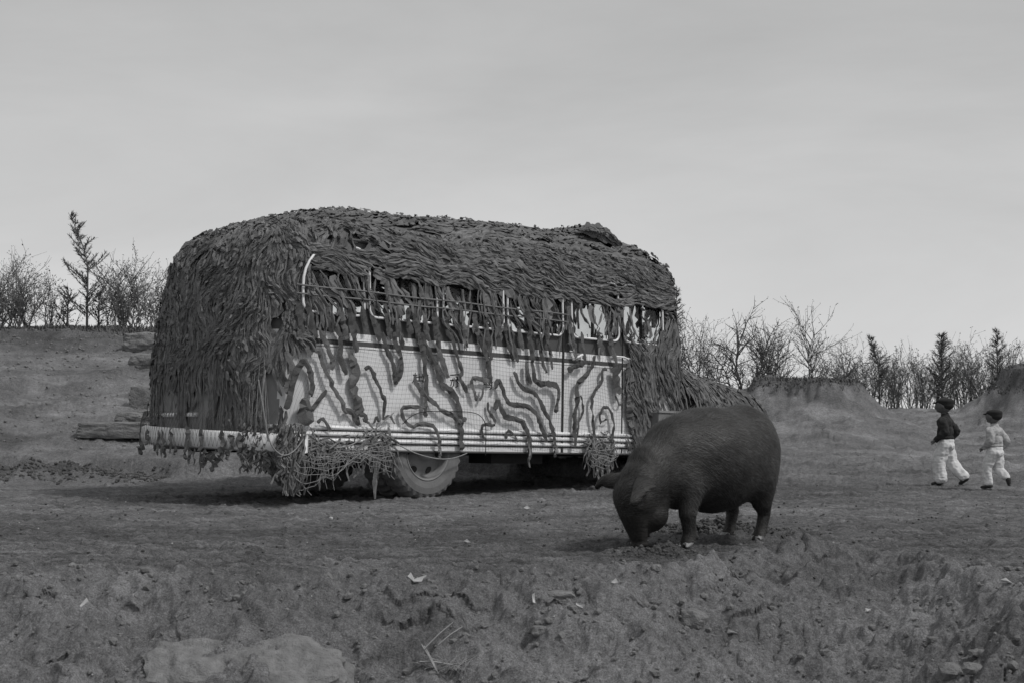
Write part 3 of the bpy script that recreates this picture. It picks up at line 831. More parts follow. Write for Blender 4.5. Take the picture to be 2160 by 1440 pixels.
PLAN = [('roof', 260, .6, .15), ('roofrear', 170, .45, .14), ('shoulder', 200, .6, .13), ('rear', 260, .5, .12), ('hatch', 60, .5, .15), ('tent', 90, .5, .12), ('roof', 1100, .55, .030), ('roofrear', 1000, .45, .030), ('rear', 2100, .55, .024), ('cornerR', 1100, .5, .025), ('cornerL', 220, .6, .05), ('upR', 880, .5, .028), ('topR', 540, .6, .025), ('upL', 950, .55, .07), ('topR', 90, .5, .11),
        ('shoulder', 1000, .6, .028), ('frontR', 950, .5, .027), ('front', 380, .6, .045), ('tent', 1300, .5, .025), ('hood', 300, .45, .030), ('hatch', 420, .45, .04),
        ('rear', 900, .13, .026), ('cornerR', 420, .12, .026), ('roof', 800, .12, .028), ('roofrear', 500, .12, .028), ('shoulder', 420, .12, .026), ('tent', 300, .12, .022)]
sd_ = 1
for kind, cnt, ln, wd in PLAN:
    for i in range(cnt):
        p = rnd_pt(kind); sd_ += 1
        if kind == 'upR':
            iw = in_win(p.x, p.z, -.03)
            if iw and p.z < 2.22 and random.random() < .55: continue
        if kind == 'upL' and in_win(p.x, p.z, -.02) and p.z < 2.10 and random.random() < .55: continue
        if kind == 'upL' and p.z < 1.6 and random.random() < .5: continue
        if kind == 'front' and 1.8 < p.z < 2.45 and .1 < abs(p.y) < .9 and random.random() < .8: continue
        if kind == 'frontR' and in_win(p.x, p.z, -.05) and p.z < 2.25 and random.random() < .75: continue
        # a few openings at random so the paint below shows
        if kind in ('rear', 'cornerR') and noise.noise(p*3.1+Vector((4, 4, 4))) > .42: continue
        if kind == 'roofrear' and math.hypot(p.x+1.25, p.y+.35) < .33 and random.random() < .7: continue
        if kind == 'rear' and p.z < 1.15 and -.6 < p.y < 1.1 and random.random() < .93: continue
        mi = random.choices((0, 1, 2), (6, 3, 3))[0]; tuf = ln < .2; pat = wd > .1 and kind != 'upL'
        if kind == 'shoulder' and p.z < 2.6 and random.random() < .5: continue
        walk(p, max(ln*random.uniform(.45, 1.5), .09), wd*random.uniform(.55, 1.5), sd_, mi, (0.0 if pat else random.uniform(.0, .035)+(.03 if tuf else 0)), step=.03 if tuf else .055, curl=1.2 if tuf else (.1 if pat else .45), jit=.22 if pat else 1.0, zstop=(random.choice((1.80, 1.80, 1.70, 1.5)) if kind in ('upR', 'topR') else (random.choice((1.1, 1.15, 1.0, .6)) if kind == 'rear' else .5)))

# strips traced over the pale flank: photo pixel polylines and widths
TR_ = [
 ([(640,757),(627,775),(620,800),(612,835),(600,862)],12), ([(640,757),(652,775),(657,800),(659,820),(652,833)],12),
 ([(665,740),(673,742),(680,768),(704,824),(721,845),(728,870)],9), ([(628,696),(640,720),(657,746)],14),
 ([(672,695),(690,730),(703,765),(697,780)],10), ([(705,680),(720,720),(716,750),(725,775),(728,790)],12),
 ([(735,740),(745,770),(752,790),(740,805),(746,830),(757,860),(757,875)],17), ([(768,777),(776,773),(783,778),(790,800),(803,825),(810,850),(808,885)],8),
 ([(806,700),(815,740),(828,760),(833,800),(838,808)],10), ([(830,700),(835,735),(846,745),(846,770),(840,803)],10),
 ([(688,822),(670,845),(652,868)],8), ([(645,840),(636,868),(655,892)],24),
 ([(889,700),(894,770),(899,803),(897,855),(896,880)],10), ([(880,700),(905,745),(919,770),(928,805),(955,828),(969,855),(972,895),(973,950)],13),
 ([(919,728),(933,764),(944,795)],13), ([(950,700),(961,742),(970,767),(976,786),(967,792),(975,811),(984,827)],9),
 ([(872,792),(878,811),(897,836),(917,850),(928,867),(950,872),(967,889),(982,881)],9),
 ([(894,860),(869,857),(844,858),(850,883),(867,900),(883,894),(908,894),(922,911),(928,950),(926,962)],8),
 ([(1033,803),(1011,797),(992,797),(997,822),(1006,844)],9), ([(1019,811),(1017,833),(1011,844)],6), ([(1014,700),(1022,742),(1033,783),(1033,808)],13),
 ([(1042,819),(1050,797),(1058,819),(1067,844),(1078,853),(1105,854),(1125,864),(1139,894),(1153,930)],10),
 ([(1028,847),(1030,867),(1042,883),(1042,897),(1017,892),(1014,911),(1022,928)],7),
 ([(1042,864),(1050,842),(1058,867),(1067,881),(1094,883),(1108,900),(1119,930),(1117,968)],11),
 ([(1083,783),(1094,811),(1108,822),(1130,828),(1142,855),(1161,894),(1172,939),(1172,958)],10),
 ([(1114,700),(1122,742),(1122,783),(1133,811),(1169,808),(1178,825),(1175,844),(1169,869)],12),
 ([(1108,764),(1111,792),(1122,808)],10), ([(1138,720),(1144,769),(1150,786)],9), ([(1158,725),(1164,778)],7), ([(1076,690),(1080,715),(1092,764)],9),
 ([(1196,780),(1204,780),(1211,772),(1233,764)],12), ([(1253,750),(1247,778),(1228,797),(1214,811),(1214,853),(1211,894),(1211,942)],11),
 ([(1222,833),(1230,855),(1228,875),(1217,894),(1217,922)],6), ([(1280,780),(1269,778),(1269,808),(1247,828),(1247,867),(1253,908),(1255,939)],8),
 ([(1267,894),(1262,878),(1269,858),(1283,858),(1292,878),(1292,911),(1292,939)],7), ([(1297,833),(1308,858),(1317,833)],5),
 ([(1067,925),(1069,905),(1080,911),(1092,930)],5), ([(669,892),(677,882),(686,890),(696,909)],7), ([(725,868),(735,865),(747,874),(756,896)],10),
 ([(756,874),(768,874),(772,890)],9), ([(787,892),(792,876),(799,888)],6), ([(807,884),(820,874),(832,892)],5),
 ([(1296,770),(1300,800),(1305,830)],26), ([(1322,765),(1330,800),(1326,860),(1334,905)],20), ([(1338,760),(1345,800),(1340,850),(1348,900)],18),
 ([(622,780),(612,800),(604,830)],12), ([(604,740),(614,770),(618,790)],12),
]
for x0, y0, x1, y1, w_ in ((628,640,640,700,12),(650,640,668,712,12),(690,640,702,700,13),(712,625,735,720,12),(738,640,752,742,14),(764,645,772,700,10),(782,640,800,720,12),(812,640,826,715,13),(836,650,850,735,11),(858,650,868,705,13),(872,650,892,745,13),(894,655,905,720,11),(915,660,926,735,13),(940,660,950,715,11),(972,650,985,725,11),(1000,660,1018,735,13),(1026,670,1036,760,11),(1050,670,1056,720,12),(1064,680,1083,760,11),(1092,680,1103,740,11),(1112,650,1122,710,12),(1150,690,1162,745,10),(1205,690,1216,760,11),(1226,700,1235,760,10),(1262,700,1272,748,11),(1286,700,1300,770,12)):
    TR_.append(([(x0, y0), ((x0+x1)/2-3, (y0+y1)/2), (x1, y1)], w_))
flank_strips = []
for k, (pl, wpx) in enumerate(TR_):
    rs = random.Random(900+k)
    yoff = -1.15-rs.uniform(.03, .055)
    P = [side_pt(px, py, yoff) for px, py in pl]
    P = resample(smooth_path(P, 1), .035)
    P = [p+Vector((noise.noise(p*14)*.010, -abs(noise.noise(p*7+Vector((k, 0, 0))))*.03, noise.noise(p*14+Vector((3, 1, k)))*.010)) for p in P]
    Nn = [Vector((.15*math.sin(i*.7+k), -1, .15*math.cos(i*.5))).normalized() for i in range(len(P))]
    V, Fs = ribbon(P, Nn, wpx/208.*1.15, .0, 5000+k, .25, jit=.45, ragged=.2)
    flank_strips.append((V, Fs, rs.choice((0, 0, 1))))
# smooth flap panel on the tail where the net hangs thin
SM = [M['strip'], M['strip2'], M['strip3']]
M['strip4'] = mat('sacking_strip_flank', 0.082, 0.97, 9.0, 0.3, 0.8, 90, 0.006)
for V, Fs, mi in flank_strips:
    me = mesh('cloth_strip', V, Fs); link('cloth_strip', me, M['strip4'] if mi == 0 else M['strip3'], net)
# big strips nearest the camera become parts, the rest one mass
camL = BMI @ CAM
def score(r):
    v = (camL-r[4]); fac = r[5].dot(v.normalized())
    return r[0]*max(fac, 0)/v.length_squared
RIB.sort(key=score, reverse=True)
nb = 300-len(flank_strips)
for r in RIB[:nb]:
    link('cloth_strip', mesh('cloth_strip', r[1], r[2]), SM[r[3]], net)
b = MB()
for r in RIB[nb:]: b.add(r[1], r[2], r[3])
b.build('cloth_garnish', SM, net, kind='stuff')

# cords of the net over the flank, tail and hood
b = MB()
def cord(P, r, m=0):
    V = []; Fs = []
    for i, p in enumerate(P):
        a = P[max(i-1, 0)]; c = P[min(i+1, len(P)-1)]; t = (c-a).normalized()
        s = t.cross(Vector((.3, 1, .2))).normalized(); q = s.cross(t)
        for k in range(3):
            an = 2.0944*k; V.append(p+s*(r*math.cos(an))+q*(r*math.sin(an)))
    for i in range(len(P)-1):
        for k in range(3): Fs.append((i*3+k, i*3+(k+1) % 3, i*3+3+(k+1) % 3, i*3+3+k))
    b.add(V, Fs, m)
def wob(p, a=.013): return Vector((noise.noise(p*3.1)*a*3, 0, noise.noise(p*3.1+Vector((7, 7, 7)))*a*3))
# flank: two families of cords
cell = .043
for i in range(int(5.1/cell)):
    x0 = -1.62+i*cell; slope = -.32+.32*min(max((x0+1.2)/1.3, 0), 1)+.10*noise.noise((x0*.7, 0, 0))
    P = []
    for z in np.linspace(.50, 1.62, 16):
        p = Vector((x0+slope*(z-1.6)*-1, -1.172-.014*abs(noise.noise((x0*2, z*2, 1))), z)); P.append(p+wob(p))
    cord(P, .0010)
for j in range(int(1.12/cell)):
    z0 = .50+j*cell; P = []
    for x in np.linspace(-1.62, 3.5, 64):
        p = Vector((x, -1.175-.014*abs(noise.noise((x*2, z0*2, 1))), z0+.02*math.sin(x*1.7)+.03*noise.noise((x*.8, z0*.6, 4)))); P.append(p+wob(p))
    cord(P, .0010)
# tail and corner: steep pale cords, diamond mesh across the bumper
for i in range(84):
    yv = -1.35+2.7*i/83
    p, n = snap(Vector((-2.6, yv, 2.1))); P = []
    lean = random.uniform(-.16, .16)
    while p.z > .66 and len(P) < 60:
        P.append(p+n*.035); p, n = snap(p+tang(Vector((-.02, lean, -1)), n)*.06)
    if len(P) > 3: cord(P, random.choice((.0015, .002, .0035)), random.choice((0, 1, 1)))
bumper_x = lambda yv: float(np.interp(yv, [q[1] for q in back], [q[0] for q in back]))
for i in range(44):
    for sg in (-1, 1):
        y0 = -1.12+2.24*i/43; P = []
        for z in np.linspace(.50, .84, 8):
            yy = y0+sg*(z-.5)*.28; yy = min(max(yy, -1.14), 1.14)
            k = min(max((z-.72)/.4, 0), 1)
            xb = bumper_x(yy)*(1-k)+(bumper_x(yy)+.14)*k
            P.append(Vector((xb-.055, yy*1.02, z)))
        cord(P, .0018, 0)
b.build('net_mesh', [M['cord'], M['cord2']], net, kind='stuff')

# bands of sacking over the bumper and dark rags hanging beneath it
def px_hang(px, y0, y1, wpx, yl=None, bx=-2.42, mi=2):
    o = BMI @ CAM; d = BMI.to_3x3() @ ray(px, y0)
    # intersect the bumper curve
    best = None
    for t in np.linspace(8, 24, 900):
        q = o+d*t
        if abs(q.y) <= 1.16 and q.x > bumper_x(q.y)-.06: best = q; break
    if best is None: return
    q2d = BMI.to_3x3() @ ray(px, y1); t2 = (Vector((best.x, best.y, 0))-Vector((o.x, o.y, 0))).length/Vector((q2d.x, q2d.y, 0)).length
    z1 = o.z+q2d.z*t2
    P = [Vector((best.x-.01+random.uniform(-.01, .01), best.y+.015*math.sin(i*1.3+px), best.z+(z1-best.z)*i/7)) for i in range(8)]
    n = Vector((-1, -.3, 0)).normalized()
    V, Fs = ribbon(P, [n]*8, wpx/205., 0.004, int(px*10), .4, ragged=.5)
    link('hanging_rag', mesh('hanging_rag', V, Fs), SM[mi], net)
for px, y0, y1, wp, mi in ((313,905,938,7,0),(336,905,960,5,0),(346,905,965,6,0),(364,900,955,7,0),(398,898,948,9,0),(426,904,950,9,0),(470,905,955,12,0),(490,915,952,12,0),(507,912,955,10,0),(298,935,958,9,2),(303,938,945,10,2),(330,938,950,9,2),(350,942,962,7,2),(372,940,958,7,2),(393,945,968,8,2),(403,945,978,7,2),(412,945,980,5,2),(426,948,1000,4,2),(432,950,985,10,2),(440,950,972,16,2),(450,950,995,9,2),(458,950,985,12,2),(470,950,970,14,2),(483,950,968,10,2)):
    px_hang(px, y0, y1, wp, mi=mi)
# tangled clumps along the corner bottom
for k in range(300):
    px = random.uniform(520, 640); y0 = random.uniform(890, 955); y1 = y0+random.uniform(25, 70)
    if px < 590 and y1 > 992: y1 = 992
    if px > 600: y1 = min(y1+30, 1035)
    q0 = side_pt(px, y0, -1.2-random.uniform(0, .08)) if px > 590 else None
    if q0 is None:
        h = cam_hit(px, min(y0, 935))
        if h is None: continue
        q0 = h[0]+h[1]*random.uniform(.03, .1)
    P = [q0+Vector((.03*math.sin(i+k), .02*math.sin(i*1.7+k), -(y1-y0)/208.*i/7)) for i in range(8)]
    V, Fs = ribbon(P, [Vector((-.7, -.7, .1)).normalized()]*8, random.uniform(.010, .028), .01, 7000+k, .5, ragged=.4)
    b2 = (V, Fs)
    if k == 0: tang_b = MB()
    tang_b.add(V, Fs, random.choice((0, 1, 2, 2)))
tang_b.build('tangled_rags', SM, net, kind='stuff')

# slack netting hanging below the skirt: coarse cords you can see through
def slack(name, top, bot, nu, nv, r=.005, seed=0, yb=.12):
    rs = random.Random(seed); G = []
    T = resample(smooth_path([side_pt(px, py, -1.20) for px, py in top], 1), .02); B_ = resample(smooth_path([side_pt(px, py, -1.20-yb*.5) for px, py in bot], 1), .02)
    for i in range(nu+1):
        a = T[int(i/nu*(len(T)-1))]; c = B_[int(i/nu*(len(B_)-1))]; row = []
        for j in range(nv+1):
            v = j/nv; p = a.lerp(c, v)
            p += Vector((.07*noise.noise((i*.33, j*.33, seed)), -.07*math.sin(PI*v)*(1+noise.noise((i*.3, j*.3, seed+5))), .06*noise.noise((i*.3, j*.4, seed+9))-.05*v*abs(math.sin(i*.38+seed))))
            row.append(p)
        G.append(row)
    m = MB()
    def c3(P):
        nonlocal m
        V = []; Fs = []
        for i, p in enumerate(P):
            t = (P[min(i+1, len(P)-1)]-P[max(i-1, 0)]).normalized(); s = t.cross(Vector((.1, 1, .3))).normalized(); q = s.cross(t)
            for k in range(3): V.append(p+s*(r*math.cos(2.094*k))+q*(r*math.sin(2.094*k)))
        for i in range(len(P)-1):
            for k in range(3): Fs.append((i*3+k, i*3+(k+1) % 3, i*3+3+(k+1) % 3, i*3+3+k))
        m.add(V, Fs)
    for i in range(nu+1): c3(G[i])
    for j in range(nv+1): c3([G[i][j] for i in range(nu+1)])
    for i in range(0, nu+1, 2):   # frayed ends
        e = G[i][-1]; c3([e, e+Vector((rs.uniform(-.02, .02), 0, -.03)), e+Vector((rs.uniform(-.04, .04), 0, -rs.uniform(.03, .12)))])
    return m.build(name, M['cord2'], net, kind='stuff')
slack('slack_netting', [(595,935),(640,950),(700,958),(760,950),(820,935)], [(600,1005),(640,1018),(668,1020),(700,1003),(735,965),(770,962),(825,985)], 26, 6, .0024, 3)
slack('slack_netting', [(640,930),(700,950),(760,945),(815,915)], [(650,980),(700,975),(740,962),(820,955)], 20, 5, .0022, 9)
slack('slack_netting', [(1236,935),(1265,940),(1300,935)], [(1240,965),(1268,985),(1300,968)], 12, 6, .003, 5)
m = MB()
for (x, y0, y1, wp) in ((608,940,1030,10),(622,940,1022,14),(640,935,1005,12),(650,930,980,10),(795,890,1052,8),(800,930,1000,7),(822,900,975,9),(812,940,1000,8),(1250,930,985,9),(1258,930,1000,8),(1264,960,1034,7),(1284,940,998,8),(1272,935,975,10),(1292,930,990,7),(1117,930,985,5),(928,945,965,6),(1172,940,962,9)):
    P = [side_pt(x, y0, -1.22)]; z1 = side_pt(x, y1, -1.22).z
    P = [Vector((P[0].x+.012*math.sin(i*1.1+x), P[0].y+.01*math.cos(i+x), P[0].z+(z1-P[0].z)*i/9)) for i in range(10)]
    P = [Vector((p.x, p.y, max(p.z, -.02-p.x*-.0))) for p in P]
    V, Fs = ribbon(P, [Vector((0, -1, 0))]*10, wp/208., .0, int(x), .7, ragged=.5)
    link('hanging_strip', mesh('hanging_strip', V, Fs), M['strip2'], net)
# knots of sacking above the slack netting
m = MB()
for k in range(190):
    px = random.choice((random.gauss(650, 22), random.gauss(700, 40), random.gauss(800, 14), random.gauss(1265, 16))); py = random.gauss(935, 14)
    if px < 595: continue
    p = side_pt(px, py, -1.19-random.uniform(0, .06)); a = random.uniform(0, 6.28); d = Vector((math.cos(a), 0, math.sin(a)*.8-.4)).normalized()
    P = [p+d*(.035*i)+Vector((.02*math.sin(i*2+k), -.02*math.sin(i+k), -.012*i*i*.4)) for i in range(6)]
    V, Fs = ribbon(P, [Vector((0, -1, .2)).normalized()]*6, random.uniform(.012, .028), 0, k+9000, .7, ragged=.5)
    m.add(V, Fs, random.choice((0, 1, 1)))
m.build('knotted_sacking', SM, net, kind='stuff')
# ropes and a loop of wire
def pxrope(name, pl, r, mt, y=-1.23):
    P = smooth_path([side_pt(px, py, y) for px, py in pl], 3); b = MB(); b.tube(P, r, 5); return b.build(name, mt, net, True)
pxrope('rope', [(545,800),(558,880),(567,930),(585,955),(602,961),(622,950),(640,925)], .007, M['rope'], -1.30)
pxrope('rope', [(655,900),(670,935),(705,945),(745,938),(790,905),(830,870)], .007, M['rope'])
pxrope('wire_loop', [(850,893),(862,880),(880,870),(905,866),(940,867),(975,867),(1005,870),(1020,882),(1026,900),(1024,960)], .0045, M['seam'])
pxrope('rope', [(836,935),(870,953),(905,964),(935,968),(960,965),(985,955)], .006, M['rope'])
pxrope('rope', [(560,780),(552,830),(560,900),(566,930)], .006, M['rope'], -1.28)

# ------------------------------------------------------------------ organic figures: union of tapered limbs, remeshed
def capsule(bmx, p0, r0, p1, r1, seg=14, sc=(1, 1, 1)):
    p0 = Vector(p0); p1 = Vector(p1); n = max(8, min(16, int((p1-p0).length/max(min(r0, r1), .004)*2.2)))
    for k in range(n+1):
        t = k/n; c = p0.lerp(p1, t); rr = r0*(1-t)+r1*t
        bmesh.ops.create_icosphere(bmx, subdivisions=2, radius=rr, matrix=Matrix.Translation(c))
def ellip(bmx, c, r, rot=(0, 0, 0)):
    Mx = Matrix.Translation(Vector(c)) @ (Matrix.Rotation(rot[2], 4, 'Z') @ Matrix.Rotation(rot[1], 4, 'Y') @ Matrix.Rotation(rot[0], 4, 'X')) @ Matrix.Diagonal((r[0], r[1], r[2], 1))
    bmesh.ops.create_icosphere(bmx, subdivisions=3, radius=1, matrix=Mx)
def blob(name, build, voxel, smooth_it, mats, parent=None, disp=None, relax=None, **k):
    bmx = bmesh.new(); build(bmx)
    me = bpy.data.meshes.new(name+'_raw'); bmx.to_mesh(me); bmx.free()
    o = bpy.data.objects.new(name+'_raw', me); COL.objects.link(o)
    md = o.modifiers.new('r', 'REMESH'); md.mode = 'VOXEL'; md.voxel_size = voxel; md.use_smooth_shade = True
    ms = o.modifiers.new('s', 'SMOOTH'); ms.iterations = smooth_it; ms.factor = .5
    dg = bpy.context.evaluated_depsgraph_get(); dg.update()
    me2 = bpy.data.meshes.new_from_object(o.evaluated_get(dg)); me2.name = name
    bpy.data.objects.remove(o); bpy.data.meshes.remove(me)
    if relax:
        nv = len(me2.vertices); C = np.empty(nv*3); me2.vertices.foreach_get('co', C); C = C.reshape(-1, 3)
        E = np.empty(len(me2.edges)*2, dtype=np.int32); me2.edges.foreach_get('vertices', E); E = E.reshape(-1, 2)
        W_ = relax(C)[:, None]; dg_ = np.bincount(E.ravel(), minlength=nv)[:, None]
        for _ in range(120):
            S_ = np.stack([np.bincount(E[:, 0], C[E[:, 1], q], nv)+np.bincount(E[:, 1], C[E[:, 0], q], nv) for q in range(3)], 1)/dg_
            C = C+(S_-C)*W_
        me2.vertices.foreach_set('co', C.ravel())
    if disp:
        me2.update()
        for v, nn in zip(me2.vertices, [x.vector.copy() for x in me2.vertex_normals]): v.co += disp(v.co, nn)
    me2.materials.clear()
    return link(name, me2, mats, parent, True, **k)

# ---- pig (local: +X head, +Y its left side, towards the camera)
def pig_build(bmx):
    ellip(bmx, (-.03, 0, .535), (.50, .315, .325))
    ellip(bmx, (-.08, 0, .47), (.36, .30, .29))
    ellip(bmx, (-.37, 0, .575), (.28, .275, .31), (0, R(-6), 0))
    ellip(bmx, (.29, 0, .51), (.26, .225, .295))
    ellip(bmx, (.48, 0, .44), (.21, .170, .225), (0, R(35), 0))
    ellip(bmx, (.59, 0, .37), (.17, .15, .18), (0, R(50), 0))
    # head pointing at the ground
    ellip(bmx, (.665, 0, .31), (.145, .130, .150))
    ellip(bmx, (.565, 0, .215), (.128, .130, .125))      # jowls
    capsule(bmx, (.69, 0, .26), .108, (.645, 0, .085), .060)
    capsule(bmx, (.60, 0, .18), .078, (.635, 0, .07), .046)
    ellip(bmx, (.635, 0, .030), (.060, .057, .030), (0, R(8), 0))
    ellip(bmx, (.745, .07, .255), (.035, .03, .026)); ellip(bmx, (.735, -.065, .255), (.03, .03, .026))
    # ears, drooping forward and outward
    for s in (-1, 1):
        a0 = Vector((.715, s*.125, .405)); a1 = Vector((.905, .185, .285)) if s > 0 else Vector((.765, -.225, .36))
        for k in range(11):
            t = k/10; c = a0.lerp(a1, t)+Vector((0, 0, .030*math.sin(t*PI)))
            ww = .105*(1-t**1.5)**.7+.014 if s > 0 else .066*(1-t)+.012
            ellip(bmx, c, (ww*(.9 if s > 0 else 1), .034, (.018+.008*(1-t) if s > 0 else .010+.034*(1-t))), (s*R(-20), R(18), R((60 if s > 0 else -55))))
    # forelegs
    for s, dx in ((1, 0), (-1, .05)):
        ellip(bmx, (.34+dx, s*.15, .40), (.13, .09, .17))
        capsule(bmx, (.36+dx, s*.17, .36), .088, (.385+dx, s*.165, .20), .055)
        capsule(bmx, (.385+dx, s*.165, .20), .052, (.37+dx, s*.165, .085), .042)
        capsule(bmx, (.37+dx, s*.165, .085), .044, (.395+dx, s*.165, .035), .040)
        for q in (-1, 1): capsule(bmx, (.385+dx, s*.165+q*.022, .045), .028, (.43+dx, s*.165+q*.026, .016), .016)
        for q in (-1, 1): capsule(bmx, (.345+dx, s*.165+q*.026, .08), .014, (.33+dx, s*.165+q*.03, .055), .009)
    # hind legs with hock
    for s, dx in ((1, 0.075), (-1, -.05)):
        ellip(bmx, (-.42+dx, s*.16, .46), (.19, .115, .23), (0, R(15), 0))
        capsule(bmx, (-.40+dx, s*.19, .38), .115, (-.44+dx, s*.175, .25), .07)
        capsule(bmx, (-.44+dx, s*.175, .25), .060, (-.475+dx, s*.17, .175), .044)
        capsule(bmx, (-.475+dx, s*.17, .175), .043, (-.435+dx, s*.165, .07), .037)
        capsule(bmx, (-.435+dx, s*.165, .07), .04, (-.41+dx, s*.165, .033), .036)
        for q in (-1, 1): capsule(bmx, (-.42+dx, s*.165+q*.022, .042), .027, (-.375+dx, s*.165+q*.025, .016), .016)
        for q in (-1, 1): capsule(bmx, (-.455+dx, s*.165+q*.025, .075), .013, (-.47+dx, s*.165+q*.03, .05), .009)
    # tail
    tp = [(-.63, 0, .66), (-.665, .0, .58), (-.66, -.01, .50), (-.645, -.02, .43)]
    for a, c in zip(tp[:-1], tp[1:]): capsule(bmx, a, .020, c, .016)
PO = Vector((1.205, 8.93, 0)); PYAW = R(225)
def pig_relax(C):
    d = np.clip((C[:, 2]-.22)/.12, 0, 1)*np.clip((.66-C[:, 0])/.10, 0, 1)*np.clip((.34-np.abs(C[:, 1]))/.02, 0, 1)
    return d*.9
def pig_disp(co, nn):
    k = noise.noise(co*7)*.006+noise.noise(co*22)*.0022
    # neck and flank creases
    k -= .004*math.exp(-((co.x-.50-.10*co.z)/.022)**2)*(1 if co.z > .2 else 0)
    k -= .003*math.exp(-((co.x-.58-.10*co.z)/.018)**2)*(1 if co.z > .2 else 0)
    return nn*k
pig = blob('pig', pig_build, .0105, 7, [M['pig'], M['hoof']], disp=pig_disp, relax=pig_relax, label='black bristly pig rooting with its snout in the soil', cat='pig')
pig.location = (PO.x, PO.y, gh(PO.x, PO.y)+.028); pig.rotation_euler = (0, 0, PYAW)
ip = []
for p in pig.data.polygons:
    c = p.center; ip.append(1 if (c.z < .038 and ((.36 < c.x < .6) or (-.43 < c.x < -.2)) and abs(c.y) > .1 and noise.noise(c*30) > -.25) else 0)
pig.data.polygons.foreach_set('material_index', np.array(ip, dtype=np.int32))
# bristles
m = MB(); me = pig.data; polys = me.polygons; areas = np.array([p.area for p in polys]); cs = np.cumsum(areas)/areas.sum()
Vb = []; Fb = []
for k in range(17000):
    p = polys[int(np.searchsorted(cs, random.random()))]; c = p.center; n = p.normal
    if c.z < .12 and random.random() < .7: continue
    if c.x > .5 and c.z < .2: continue
    fl = Vector((-.8, 0, -.55)); 
    if c.x > .45: fl = Vector((-.7, 0, .2))
    d = tang(fl+Vector(noise.noise_vector(c*4))*.6, n)
    crest = max(0, 1-abs(c.y)/.08)*(1 if c.z > .6 or (c.x > .4 and n.x+n.z > .7) else 0)
    ln = random.uniform(.022, .048)*(1+.7*crest); up = .12+.5*crest*random.random()
    s = d.cross(n)*random.uniform(.0010, .0019); a = c+n*.0; e = a+(d+n*up).normalized()*ln
    o = len(Vb); Vb += [a+s, a-s, e]; Fb.append((o, o+1, o+2))
m.add(Vb, Fb); m.build('bristles', M['bristle'], pig, kind='stuff')

